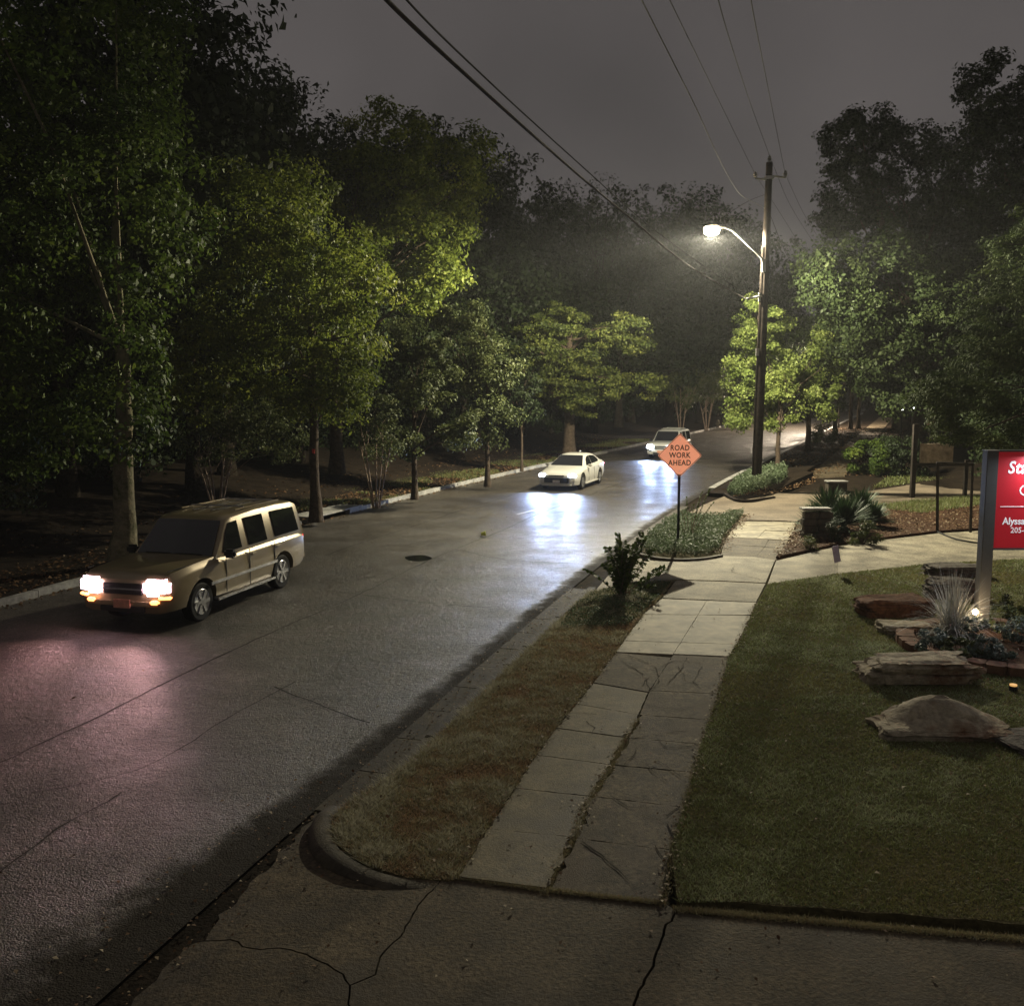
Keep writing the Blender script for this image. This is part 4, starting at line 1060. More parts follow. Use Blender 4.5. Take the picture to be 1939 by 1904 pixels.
fountain('ornamental_grass', 'arching silvery tuft of ornamental grass in the stone ring left of the sign post', (fg.x, fg.y, .24), 520, 1.1, TAN, .0065, .9, 1.2, 4)
SILV = leafmat('silver_leaf', [(.06, .09, .06), (.14, .19, .16), (.38, .43, .42)], rough=.5, trans=.2)
def lowplant(name, label, loc, rx, rz, n, size, m, cat='plant', group=None, seed=1, flowers=0):
    t = thing(name, label, cat, loc, group=group)
    add_crown(t, [(0, 0, rz * .7, rx, rx, rz)], n, size, m, name='foliage', clump=(.05, .10), seed=seed, flat=.8, dens=.25)
    for k in range(4):
        a = k * 1.6; MB().tube([(0, 0, -.02), (math.cos(a) * rx * .4, math.sin(a) * rx * .4, rz * .8)], [.008, .004], 5).build('stem', BARK, t)
    if flowers:
        r = np.random.default_rng(seed); d = unit(r.normal(size=(flowers, 3)) + [0, -.3, .8]); p = d * [rx, rx, rz] + [0, 0, rz * .7]
        me = leaves_mesh('flowers', p, r.uniform(.03, .05, flowers), d + r.normal(size=(flowers, 3)) * .3, r.uniform(.6, 1, flowers), aspect=.9)
        me.materials.append(leafmat('white_petal', [(.4, .42, .36), (.7, .72, .6)], trans=.2)); link(bpy.data.objects.new('flowers', me), t)['kind'] = 'stuff'
    return t
bedp = [((1765, 1228), .20, .16, 'white flowering clump inside the left end of the stone ring', 40), ((1815, 1240), .22, .15, 'silvery bedding plant in front of the ornamental grass', 0),
        ((1845, 1205), .20, .15, 'grey green bedding plant just left of the sign post foot', 0), ((1862, 1238), .18, .13, 'low bedding plant by the wall below the sign post', 0),
        ((1900, 1190), .26, .20, 'dark leafy bedding plant just right of the sign post', 0), ((1895, 1242), .18, .13, 'pale frosted bedding plant near the wall right of the sign post', 14), ((1930, 1215), .25, .2, 'leafy bedding plant at the right edge of the frame', 0), ((1925, 1170), .2, .22, 'upright blue grey plant behind the bedding at the right edge', 0)]
for i, ((u, v), rx, rz, lb, fl) in enumerate(bedp):
    x, y = G(u, v, .26); lowplant('bedding_plant', lb, (x, y, .24), rx * 1.45, rz * 1.3, 1700, .05, SILV if i % 3 != 1 else LEAFS, group='bedding plants in the ring', seed=i, flowers=fl)
# little spot fixture in the lawn
sf = thing('garden_light', 'small black garden light with an orange lit top, low in the lawn below the ring', 'garden light', bl(1918, 1312))
MB().lathe([(.05, -.02), (.06, .05), (.055, .09)], 14).build('housing', BLACK, sf, sm=50)
MB().lathe([(.02, .091), (.05, .092), (.052, .115), (.02, .125)], 14).build('cap', mat('amber_cap', (.5, .3, .1), .5, .4, emit=(1, .55, .18), es=.7), sf, sm=50)

# yard flag
yf = thing('yard_flag', 'small pale purple yard flag on thin wire legs at the driveway edge', 'yard flag', (*G(1582, 1090, .1), .12), 0.25)
MB().box((0, 0, .50), (.17, .006, .40), M=Matrix.Rotation(-.22, 3, 'Y')).build('flag', mat('pale_purple_cloth', (.62, .58, .80), .7, .3), yf)
for x in (-.02, .035): MB().tube([(x, 0, -.05), (x, 0, .34)], .004, 5).build('wire_leg', STEEL, yf)

# timber sign frame with pale board
wb = Vector((*G(1727, 942, .1), .0))
wf = thing('board_sign', 'pale blank board fixed in a dark timber frame among the trees', 'notice board', wb)
S = wb.y / F
WOODD = mat('dark_timber', (.035, .028, .022), .8, .3, ns=6, na=.4)
MB().box((0, 0, 1.45), (.17, .17, 3.1)).build('post', WOODD, wf)
MB().box(((1827 - 1727) * S, 0, .75), (.13, .13, 1.7)).build('post', WOODD, wf)
MB().box(((1827 - 1727) * S / 2 + .1, -.02, 1.42), ((1827 - 1727) * S + .3, .09, .12)).build('rail', WOODD, wf)
BOARD = mat('weathered_board', (.55, .45, .33), .8, .2, ns=2.5, na=.35, ns2=7, na2=.3)
MB().box(((1737 + 1800) / 2 * S - 1727 * S, -.03, 1.86), ((1800 - 1737) * S, .04, .76)).build('board', BOARD, wf)
mp_ = Vector((*G(1775, 1008, .1), .1)); S2 = mp_.y / F
ff = thing('pipe_frame', 'thin dark leaning pipe frame standing at the edge of the mulch bed', 'pipe frame', mp_)
MB().tube([(0, 0, -.05), (-.10, 0, 2.1)], .045, 8).build('upright', WOODD, ff)
MB().tube([(-.14, 0, 2.12), (1.0, 0, 2.08)], .035, 8).build('crossbar', WOODD, ff)
MB().tube([(0.95, 0, 2.1), (1.0, 0, -.05)], .045, 8).build('upright', WOODD, ff)
hs = [Vector((*G(u, v, .12), .13)) for u, v in ((1775, 1007), (1790, 1014), (1812, 1022), (1840, 1027), (1875, 1031), (1920, 1030))]
tag(MB().tube(hs, .028, 6).build('hose', BLACK, sm=60), 'black hose lying across the driveway from the pipe frame', 'hose')

# stone blocks by the yucca bed
STONEB = mat('dark_wall_stone', (.10, .085, .065), .9, .2, ns=5, na=.4, bs=14, bd=.02)
wl_ = thing('stone_wall', 'short dark stone wall end with pale cap left of the spiky plants', 'stone wall', (*G(1524, 1020, .1), .08))
for i in range(4):
    for j in range(2): MB().box((.14 + j * .42 + (i % 2) * .05, .16, .10 + i * .20), (.40, .32, .19)).build('stone_block', STONEB, wl_, bevel=.02)
MB().box((.32, .15, .89), (.85, .42, .06)).build('cap_stone', KERBM, wl_, bevel=.015)
sb = thing('stone_plinth', 'low square stone block beside the path beyond the spiky plants', 'stone block', (*G(1586, 931, .1), .05))
MB().box((0, .2, .24), (.78, .5, .40)).build('block', STONEB, sb, bevel=.03)
MB().box((0, .2, .47), (.86, .58, .06)).build('cap_stone', KERBM, sb, bevel=.015)
# fire hydrant far across the bend
hx = D(1359, 812, 96)
hy = thing('fire_hydrant', 'small dark fire hydrant on the far verge at the bend', 'fire hydrant', (hx.x, hx.y, .3))
MB().lathe([(.2, 0), (.2, .05), (.13, .06), (.13, .55), (.16, .57), (.16, .62), (.12, .72), (.03, .80)], 12).build('body', STONEB, hy, sm=40)
MB().tube([(-.24, 0, .42), (.24, 0, .42)], .06, 8).build('nozzle', STONEB, hy)
# yellow scrap on the road
ys_ = thing('yellow_cup', 'crumpled yellow cup lying in the middle of the road', 'litter', (*G(911, 1015), 0))
MB().lathe([(.05, 0), (.055, .06), (.07, .13)], 8, M=Matrix.Rotation(1.4, 3, 'Y'), c=(0, 0, .065)).build('cup', mat('yellow_paper', (.6, .62, .08), .6, .3), ys_)
MB().lathe([(.05, 0), (.078, .004), (.078, .012)], 8, M=Matrix.Rotation(1.4, 3, 'Y'), c=(.13, 0, .09)).build('lid', mat('yellow_paper', (.6, .62, .08)), ys_)

# ================================================================== VEHICLES
GLASS = mat('tinted_glass', (.012, .013, .015), .06, .6, coat=.5)
RUB = mat('tyre_rubber', (.012, .012, .012), .8, .3)
RIM = mat('alloy_rim', (.45, .45, .46), .3, .5, metal=.8)
TRIM = mat('black_trim', (.02, .02, .02), .45, .4)
CHR = mat('bright_trim', (.6, .6, .62), .2, .5, metal=.9)
PLATE = mat('licence_plate', (.55, .5, .45), .5, .4)
TAIL = mat('tail_lamp', (.5, .02, .02), .25, .5, emit=(1, .03, .05), es=1.1)
TAILW = mat('tail_lamp_clear', (.5, .5, .5), .2, .5)
def loft(secs, name, m, parent, sm=35, arches=(), caps=True):
    k = len(secs[0]); V = [p for s in secs for p in s]; Fc = []
    for i in range(len(secs) - 1):
        for j in range(k - 1): Fc.append((i * k + j, i * k + j + 1, (i + 1) * k + j + 1, (i + 1) * k + j))
        Fc.append((i * k + k - 1, i * k, (i + 1) * k, (i + 1) * k + k - 1))
    if caps: Fc += [tuple(range(k))[::-1], tuple(range((len(secs) - 1) * k, len(secs) * k))]
    o = mesh(name, V, Fc, m, parent)
    bm = bmesh.new(); bm.from_mesh(o.data); bmesh.ops.recalc_face_normals(bm, faces=bm.faces); bm.to_mesh(o.data); bm.free()
    if arches:
        for (x, r, w) in arches:
            c = MB().lathe([(r, -w), (r, w)], 28, M=Matrix.Rotation(math.pi / 2, 3, 'X'), c=(x, 0, .36)).build('cut', TRIM)
            bm = bmesh.new(); bm.from_mesh(c.data); bmesh.ops.recalc_face_normals(bm, faces=bm.faces); bm.to_mesh(c.data); bm.free()
            mod = o.modifiers.new('b', 'BOOLEAN'); mod.operation = 'DIFFERENCE'; mod.object = c; mod.solver = 'EXACT'
            par = o.parent; o.parent = None
            bpy.context.view_layer.update()
            dg = bpy.context.evaluated_depsgraph_get(); me = bpy.data.meshes.new_from_object(o.evaluated_get(dg))
            o.modifiers.clear(); o.data = me; o.parent = par
            bpy.data.objects.remove(c)
    smooth(o.data, sm); return o
def half(pts):                                         # mirrored closed section from half outline (y, z), bottom to top
    return pts + [(-y, z) for y, z in pts[::-1]]
def car(kind, label, loc, rz, paint, spec, group=None):
    t = thing(kind, label, 'car', loc, rz)
    secs = []
    for (x, w, zb, zs, zt, wt) in spec['body']:
        hp = [(w * .80, zb), (w - .03, zb + .05), (w, zb + .18), (w + .012, (zb + zs) / 2), (w, zs), (w - .02, zs + (zt - zs) * .35), (wt, zt), (wt * .5, zt + .025)]
        secs.append([(x, y, z) for y, z in half(hp)])
    body = loft(secs, 'body', paint, t, arches=spec['arch'])
    # greenhouse
    prof = spec['roof']; zb, wb, zr, wr = spec['gh']
    W = lambda z: wb + (wr - wb) * (z - zb) / (zr - zb)
    secs = []
    for (x, z) in prof:
        zz = max(z, zb + .002); w = W(zz); c_ = .05 * min(1, (zz - zb) / .3)
        secs.append([(x, y, q) for y, q in half([(wb, zb - .04), (w + .0, zz - c_), (w - .035, zz - c_ * .25), (w * .6, zz + .012)])])
    loft(secs, 'cabin', paint, t, sm=50)
    # glass laid 6 mm proud
    def pane(name, poly, side=None):
        if side:
            v = [(x, side * (W(z) + .012), z) for x, z in poly]
            vi = [(x, side * (W(z) - .02), z) for x, z in poly]
        else: v = poly; vi = [(p[0], p[1], p[2] - .03) for p in poly]
        n_ = len(v); o = mesh(name, v + vi, [tuple(range(n_)), tuple(range(n_, 2 * n_))[::-1]] + [(i, (i + 1) % n_, (i + 1) % n_ + n_, i + n_) for i in range(n_)], GLASS, t)
        bm = bmesh.new(); bm.from_mesh(o.data); bmesh.ops.recalc_face_normals(bm, faces=bm.faces); bm.to_mesh(o.data); bm.free(); return o
    for poly in spec['side_glass']:
        for s in (-1, 1): pane('side_window', poly, s)
    for nm, (x0, z0), (x1, z1) in (('windscreen', *spec['ws']), ('rear_window', *spec['rw'])):
        sg = 1 if nm == 'windscreen' else -1; dx = .02 * sg; mx_, mz_ = (x0 + x1) / 2, (z0 + z1) / 2
        w0, w1 = W(z0) - .07, W(z1) - .09
        pane(nm, [(x0 + dx, -w0, z0 + .02), (x0 + dx * 2.5, 0, z0 + .02), (x0 + dx, w0, z0 + .02), (x1 + dx, w1, z1 + .025), (x1 + dx * 1.5, 0, z1 + .03), (x1 + dx, -w1, z1 + .025)])
    # wheels
    for x in spec['wx']:
        for s in (-1, 1):
            wh = bpy.data.objects.new('wheel', None); link(wh, t); wh.location = (x, s * (spec['tw']), spec['wr'])
            r = spec['wr']; Mx = Matrix.Rotation(math.pi / 2, 3, 'X')
            MB().lathe([(r * .62, -.1), (r * .9, -.105), (r * .985, -.085), (r, -.04), (r, .04), (r * .985, .085), (r * .9, .105), (r * .62, .1)], 28, M=Mx).build('tyre', RUB, wh, sm=35)
            MB().lathe([(r * .60, -.101), (r * .63, -.106), (r * .66, -.098)], 24, M=Mx, c=(0, 0, 0)).build('rim_lip', RIM, wh, sm=35)
            mb = MB()
            for k_ in range(6):
                a = k_ * math.pi / 3; Rm = Matrix.Rotation(a, 3, 'Y')
                mb.box(Rm @ Vector((r * .34, s * .108, 0)), (r * .56, .02, r * .17), M=Rm)
            mb.lathe([(r * .16, .0), (r * .15, .02)], 12, M=Mx, c=(0, s * .122, 0)); mb.build('spokes', RIM, wh)
    for (nm, c, d, m_) in spec['bits']:
        both = nm.startswith('+'); nm = nm.lstrip('+')
        for s in ((1, -1) if both else (1,)):
            o = MB().box((c[0], c[1] * s, c[2]), d, M=Matrix.Rotation(c[3] * s if len(c) > 3 else 0, 3, 'Z')).build(nm, m_, t, bevel=min(d) * .3, sm=50)
    return t, body
def paintm(name, col, rough=.3, metal=.3): return mat(name, col, rough, .5, metal=metal, ns=1.5, na=.04, coat=.6)

TANP = paintm('champagne_paint', (.30, .235, .135), .35, .35)
HLP = mat('headlamp_pink_white', (.9, .9, .9), .2, .5, emit=(1, .62, .72), es=18)
HLO = mat('fog_lamp_orange', (.9, .6, .3), .2, .5, emit=(1, .33, .10), es=4)
HLB = mat('headlamp_blue_white', (.9, .9, .9), .2, .5, emit=(.66, .80, 1), es=26)
suv = dict(
    body=[(2.47, .80, .40, .76, .92, .72), (2.42, .86, .34, .82, .97, .76), (2.28, .91, .33, .92, 1.05, .82), (1.7, .925, .33, .97, 1.10, .84), (1.0, .93, .33, .99, 1.13, .84), (.2, .93, .31, 1.0, 1.12, .83), (-1.6, .93, .31, 1.0, 1.12, .85), (-2.2, .925, .34, 1.0, 1.12, .84), (-2.40, .89, .40, .98, 1.10, .80), (-2.46, .82, .46, .90, 1.04, .72)],
    arch=[(1.50, .46, 1.2), (-1.42, .46, 1.2)],
    gh=(1.08, .88, 1.84, .74),
    roof=[(1.02, 1.06), (.92, 1.18), (.64, 1.50), (.42, 1.74), (.22, 1.81), (-.6, 1.85), (-1.4, 1.85), (-2.1, 1.83), (-2.30, 1.76), (-2.37, 1.50), (-2.43, 1.08)],
    ws=((.97, 1.13), (.45, 1.72)), rw=((-2.42, 1.18), (-2.32, 1.70)),
    side_glass=[[(.72, 1.16), (.06, 1.16), (.08, 1.70), (.36, 1.69), (.52, 1.52)], [(-.22, 1.16), (-.90, 1.16), (-.86, 1.71), (-.18, 1.71)], [(-1.24, 1.17), (-2.22, 1.17), (-2.14, 1.69), (-1.20, 1.71)]],
    wx=(1.50, -1.42), wr=.37, tw=.80,
    bits=[('+headlight', (2.44, .66, .82, .22), (.20, .46, .29), HLP), ('+fog_lamp', (2.50, .64, .56, .15), (.08, .16, .07), HLO), ('lower_grille', (2.51, 0, .42), (.04, .9, .10), TRIM), ('+wiper', (1.02, .32, 1.165), (.05, .55, .015), TRIM), ('+bonnet_seam', (1.7, .83, 1.095, -.03), (1.3, .012, .02), TRIM), ('roof_rack_bar', (-.5, 0, 1.90), (.05, 1.2, .03), CHR), ('roof_rack_bar', (-1.6, 0, 1.90), (.05, 1.2, .03), CHR), ('+turn_signal', (2.42, .80, .64, .4), (.14, .22, .05), HLO),
          ('grille', (2.475, 0, .78), (.05, .80, .20), TRIM), ('grille_bar', (2.505, 0, .78), (.02, .80, .03), CHR), ('front_bumper', (2.44, 0, .52), (.14, 1.5, .16), TANP), ('number_plate', (2.53, 0, .52), (.02, .34, .16), mat('orange_tint_plate', (.62, .30, .20), .5, .3)),  # number plate has an orange tint in its colour
          ('+side_moulding', (.05, .945, .66), (2.4, .03, .06), CHR), ('+running_board', (.05, .93, .33), (2.1, .14, .05), CHR), ('+mirror', (.78, 1.06, 1.16), (.14, .24, .17), TRIM),
          ('+roof_rail', (-1.0, .60, 1.872), (1.7, .04, .03), TANP), ('+roof_slat', (-.9, .2, 1.872), (1.9, .03, .02), TRIM), ('+door_handle', (-.25, .95, .98), (.16, .03, .035), TANP), ('+door_handle', (-1.2, .95, .98), (.16, .03, .035), TANP),
          ('+tail_light', (-2.42, .80, .98), (.10, .14, .30), TAIL), ('+tail_light_clear', (-2.42, .80, .78), (.10, .14, .10), TAILW), ('rear_bumper', (-2.46, 0, .55), (.18, 1.72, .2), TANP),
          ('+door_seam', (.74, .942, .76), (.018, .014, .72), TRIM), ('+door_seam', (-.09, .947, .74), (.018, .014, .72), TRIM), ('+door_seam', (-1.06, .945, .84), (.018, .014, .50), TRIM),
          ('high_brake_light', (-2.24, .0, 1.78), (.10, .5, .03), mat('pale_lamp', (.6, .6, .6), .2, .5))])
hA = math.radians(15)
sx_, sy_ = -7.15, 18.4
suv_t, _ = car('tan_suv', 'tan gold SUV with pinkish headlights, nearest vehicle on the road', (sx_ + 2.46 * math.sin(hA), sy_ + 2.46 * math.cos(hA), 0), -math.pi / 2 - hA, TANP, suv)
CREAM = paintm('cream_white_paint', (.64, .63, .58), .3, .0)
sed = dict(
    body=[(2.42, .62, .32, .52, .66, .50), (2.34, .78, .24, .62, .74, .62), (2.1, .87, .21, .70, .82, .72), (1.5, .90, .20, .78, .90, .76), (.95, .905, .20, .84, .97, .78), (.2, .905, .20, .88, 1.0, .80), (-1.2, .905, .20, .90, 1.03, .80), (-1.9, .89, .22, .92, 1.06, .78), (-2.3, .84, .30, .90, 1.05, .72), (-2.42, .72, .42, .82, 1.0, .62)],
    arch=[(1.42, .40, 1.2), (-1.40, .40, 1.2)],
    gh=(.95, .82, 1.42, .58),
    roof=[(1.02, .93), (.85, 1.02), (.45, 1.22), (.05, 1.38), (-.3, 1.43), (-.9, 1.44), (-1.3, 1.38), (-1.7, 1.22), (-2.05, 1.05), (-2.15, .98)],
    ws=((.92, 1.00), (.10, 1.37)), rw=((-1.95, 1.10), (-1.30, 1.38)),
    side_glass=[[(.50, .99), (-.30, .99), (-.30, 1.36), (-.06, 1.33), (.22, 1.22)], [(-.42, .99), (-1.35, 1.0), (-1.55, 1.12), (-1.15, 1.33), (-.42, 1.37)]],
    wx=(1.42, -1.40), wr=.33, tw=.80,
    bits=[('+headlight', (2.25, .64, .66, .42), (.30, .38, .17), HLB), ('grille', (2.42, 0, .46), (.06, 1.1, .22), TRIM), ('upper_grille', (2.41, 0, .66), (.05, .7, .05), TRIM), ('front_bumper', (2.40, 0, .27), (.10, 1.36, .09), CREAM),
          ('+mirror', (.62, .98, 1.0), (.12, .2, .12), CREAM), ('+door_handle', (-.2, .915, .84), (.15, .03, .03), CREAM), ('+door_handle', (-1.1, .915, .86), (.15, .03, .03), CREAM), ('+sill', (0, .90, .24), (2.1, .05, .07), CREAM),
          ('+tail_light', (-2.32, .72, .88), (.18, .28, .12), TAIL), ('number_plate', (2.46, 0, .40), (.02, .32, .14), PLATE), ('roof_fin', (-1.2, 0, 1.49), (.2, .04, .06), CREAM), ('+door_seam', (.5, .912, .6), (.012, .012, .55), TRIM), ('+door_seam', (-.36, .915, .6), (.012, .012, .55), TRIM)])
hB = math.radians(20)
sedan_t, _ = car('white_sedan', 'white sedan with blue white headlights, middle of the three vehicles', (1.9 + 2.42 * math.sin(hB), 42.3 + 2.42 * math.cos(hB), 0), -math.pi / 2 - hB, CREAM, sed)
suv2 = dict(suv); 
WSUV = paintm('white_suv_paint', (.60, .60, .56), .3, .0)
suv2['bits'] = [(n_, c_, d_, (HLB if n_ in ('+headlight',) else WSUV if m_ in (TANP, CHR) else TRIM if n_ in ('+fog_lamp', '+turn_signal') else m_)) for (n_, c_, d_, m_) in suv['bits']]
hC = math.radians(23)
wsuv_t, _ = car('white_suv', 'white SUV with glaring headlights, farthest vehicle, partly behind the orange sign', (8.9 + 2.46 * math.sin(hC), 59.8 + 2.46 * math.cos(hC), 0), -math.pi / 2 - hC, WSUV, suv2)
for o_ in (wsuv_t,): o_.scale = (.95, .95, .93)
suv_t.scale = (1.11, 1.06, 1.04)
def beams(t, x, y, z, pw, col, drop=.5, ang=70):
    for s in (-1, 1):
        light('headlight_beam', 'SPOT', (x, s * y, z), pw, col, t, .09, spot=ang, blend=.9, target=(x + 5, s * (y + .3), z - drop))
beams(suv_t, 2.62, .66, .80, 190, (1, .52, .52), 1.5, 80)
beams(sedan_t, 2.52, .62, .66, 750, (.42, .58, 1), .75, 90)
beams(wsuv_t, 2.62, .66, .80, 900, (.42, .58, 1), .9, 90)

# ================================================================== PLANTS
def yucca(loc, R_, n, seed, parent, m=CONIF):
    r = np.random.default_rng(seed); V = []; T = []
    for i in range(n):
        a = r.uniform(0, 2 * np.pi); el = r.uniform(-.1, 1.35); l_ = R_ * r.uniform(.8, 1.1)
        d = np.array([math.cos(a) * math.cos(el), math.sin(a) * math.cos(el), math.sin(el)]); s = np.cross(d, [0, 0, 1.0]); s /= np.linalg.norm(s)
        p0 = np.array(loc, float); p1 = p0 + d * l_ * .5; p2 = p0 + d * l_ + np.array([0, 0, -.06 * l_])
        w = .034
        V += [p0 - s * w * .6, p0 + s * w * .6, p1 + s * w, p1 - s * w, p1 - s * w, p1 + s * w, p2 + s * .002, p2 - s * .002]; T += [r.normal(.5, .22)] * 2
    me = quads_mesh('leaves', np.array(V), len(T), 4, np.array(T)); me.materials.append(m); return link(bpy.data.objects.new('leaves', me), parent)
LEAFM = leafmat('leaf_mid_green', [(0.025, 0.040, 0.014), (0.05, 0.072, 0.025), (0.085, 0.11, 0.04)], trans=.3)
YUC = leafmat('yucca_blade', [(.02, .045, .02), (.045, .085, .035), (.09, .14, .06)], rough=.6, trans=.1)
for (u, v, R_, lb) in ((1598, 1008, 1.05, 'large spiky leaved plant, frontmost of the clump by the stone wall'), (1545, 1014, .85, 'smaller spiky plant pressed against the dark stone wall'), (1568, 985, 1.0, 'spiky plant behind the stone wall, towards the path'), (1628, 985, 1.0, 'spiky plant at the right back of the clump'), (1650, 1000, .7, 'small spiky plant at the right end of the clump')):
    x, y = G(u, v, .1); t = thing('spiky_plant', lb, 'plant', (x, y, .12), group='spiky plants by the stone wall')
    MB().tube([(0, 0, -.05), (0, 0, .22)], [.09, .07], 8).build('stem', BARK, t); yucca((0, 0, .22), R_, 300, int(u), t, YUC)
def shrub(label, u, v, rx, rz, n, size, m, group=None, z=.12, name='shrub', clump=(.12, .25)):
    x, y = G(u, v, z); t = thing(name, label, 'shrub', (x, y, z), group=group)
    add_crown(t, [(0, 0, rz * .9, rx, rx, rz)], n, size, m, name='foliage', clump=clump, seed=int(u + v), flat=.8, dens=.5)
    for k in range(5):
        a = k * 1.3; MB().tube([(0, 0, -.05), (math.cos(a) * rx * .3, math.sin(a) * rx * .3, rz * .6), (math.cos(a) * rx * .6, math.sin(a) * rx * .6, rz * 1.1)], [.02, .015, .006], 5).build('stem', BARK, t)
    return t
shrub('small round dark shrub in the mulch behind the purple yard flag', 1573, 1028, .28, .28, 1500, .05, LEAFD)
shrub('low leafy shrub in the mulch bed right of the round one', 1634, 1030, .42, .32, 2200, .06, LEAFS)
shrub('tiny leafy plant in the leaf litter near the path corner', 1530, 1040, .25, .15, 700, .05, LEAFS)
shrub('broad dark shrub beside the path, left of the pale board', 1650, 898, 1.35, .85, 9000, .13, LEAFG, clump=(.25, .45))
shrub('rounded dark shrub behind the timber frame', 1700, 900, 1.5, 1.0, 9000, .13, LEAFD, clump=(.25, .45))
shrub('wispy shrub by the far kerb under the trees', 1562, 838, 1.0, .7, 3000, .12, LEAFS, clump=(.25, .45))
# young shrub with long arching leafy shoots
def shooty(name, label, base, shoots, m, lsz=.125, step=.05):
    t = thing(name, label, 'shrub', base)
    P, A, N = [], [], []
    for (pts, l0) in shoots:
        pts = [Vector(p) for p in pts]; mid = [pts[0], pts[0].lerp(pts[1], .6) + Vector((0, 0, (pts[1] - pts[0]).length * .12)), pts[1]]
        path = [(1 - t_) ** 2 * mid[0] + 2 * t_ * (1 - t_) * mid[1] + t_ * t_ * mid[2] for t_ in np.linspace(0, 1, 9)]
        MB().tube(path, list(np.linspace(.011, .003, 9)), 5).build('stem', BARK_PALE, t)
        L = (pts[1] - pts[0]).length; n_ = int(L / step)
        for i in range(n_):
            t_ = l0 + (1 - l0) * (i + .5) / n_; p = (1 - t_) ** 2 * mid[0] + 2 * t_ * (1 - t_) * mid[1] + t_ * t_ * mid[2]
            d = ((1 - t_) * (mid[1] - mid[0]) + t_ * (mid[2] - mid[1])).normalized(); s = d.cross(Vector((0, 0, 1))).normalized()
            for sg in (-1, 1):
                a = (s * sg + d * .35 + Vector((0, 0, random.uniform(-.5, .2)))).normalized()
                P.append(p + a * lsz * .5); A.append(a); N.append(Vector((random.uniform(-.7, .7), random.uniform(-1.1, .3), .8)))
    P, A, N = (np.array([tuple(q) for q in z_]) for z_ in (P, A, N)); n_ = len(P)
    me = leaves_mesh('leaves', P, RNG.uniform(.75, 1.25, n_) * lsz, N, RNG.normal(.5, .2, n_), aspect=.5, axis=A); me.materials.append(m)
    link(bpy.data.objects.new('leaves', me), t); return t
rnd = random.Random(4)
b0 = Vector((*G(1178, 1128, .1), .1)); sc0 = b0.y / F
def at0(u, v, dy=0): p = D(u, v, b0.y + dy); return p - b0
sh = []
for (u, v, dy) in ((1215, 1008, .1), (1170, 1012, -.1), (1108, 1078, -.2), (1258, 1072, .2), (1235, 1042, .3), (1262, 1080, -.3), (1150, 1035, .3), (1195, 1030, -.4), (1160, 1050, -.5), (1205, 1055, .4), (1180, 1025, .2), (1240, 1108, -.3), (1145, 1068, .4), (1222, 1020, -.1)):
    sh.append(([(rnd.uniform(-.08, .08), rnd.uniform(-.08, .08), 0), at0(u, v, dy)], .3))
for k in range(26):
    a = rnd.uniform(0, 6.28); q = rnd.uniform(.1, .32); sh.append(([(rnd.uniform(-.08, .08), rnd.uniform(-.08, .08), 0), (math.cos(a) * q, math.sin(a) * q, rnd.uniform(.4, 1.1))], .1))
shooty('young_shrub', 'young shrub with long arching leafy shoots at the verge corner beside the sidewalk', b0, sh, LEAFG)
b0 = Vector((*G(1305, 1022, .1), .12)); sh = []
for (u, v, dy) in ((1300, 940, 0), (1345, 925, .1), (1325, 948, -.2), (1290, 965, .2), (1352, 950, 0), (1312, 955, .3), (1330, 930, -.2), (1285, 985, -.1)):
    sh.append(([(rnd.uniform(-.05, .05), 0, 0), at0(u, v, dy)], .35))
shooty('sapling', 'thin sapling in the ground cover just right of the orange sign post', b0, sh, LEAFG, .07, .07)

# ================================================================== TREES: left side, near row
def base_at(u, v, z=.15): x, y = G(u, v, z); return (x, y, z)
zL = .35
def bL(u, v): x, y = G(u, v, zL); return (x, y, zL - .12)
# tree 1: thick ivied trunk
b = bL(235, 1052); Y = b[1]
t1 = tree('broadleaf_tree', 'big tree with thick mossy trunk on the left bank behind the tan SUV', b,
     [blob(120, 690, 300, 880, Y + .0, 1.6), blob(-60, 560, 170, 900, Y + .3, 2.2), blob(-140, 250, 150, 640, Y, 3), blob(100, 180, 380, 600, Y + 1, 3.0), blob(-100, -120, 350, 300, Y + 1, 3.6), blob(220, 560, 300, 760, Y, 1.2)],
     42000, .15, LEAFG, BARK_MOSS, tr=.29, th=5.2, clump=(.35, .75), seed=1, lean=(.15, .2), nlimb=6)
b2 = bL(-30, 1010); Y = b2[1]
tree('broadleaf_tree', 'tree at the left edge with a low hanging grey green bough', b2, [blob(-110, 800, 85, 980, Y - .5, 1.1), blob(-200, 500, 60, 860, Y, 2)], 9000, .16, LEAFS, BARK, tr=.2, clump=(.3, .6), seed=2)
# tree 2: brightly lit yellow green crown
b = bL(598, 975); Y = b[1]
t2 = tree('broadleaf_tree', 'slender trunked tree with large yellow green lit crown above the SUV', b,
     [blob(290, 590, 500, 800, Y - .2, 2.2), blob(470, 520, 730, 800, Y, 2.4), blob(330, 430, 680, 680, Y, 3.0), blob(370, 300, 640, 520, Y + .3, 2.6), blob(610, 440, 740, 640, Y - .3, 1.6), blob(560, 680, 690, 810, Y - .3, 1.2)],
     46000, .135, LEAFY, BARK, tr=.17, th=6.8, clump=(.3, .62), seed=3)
MB().box((0, -.15, 2.2), (.08, .02, .14)).build('tag', mat('red_tag', (.5, .05, .04)), t2)
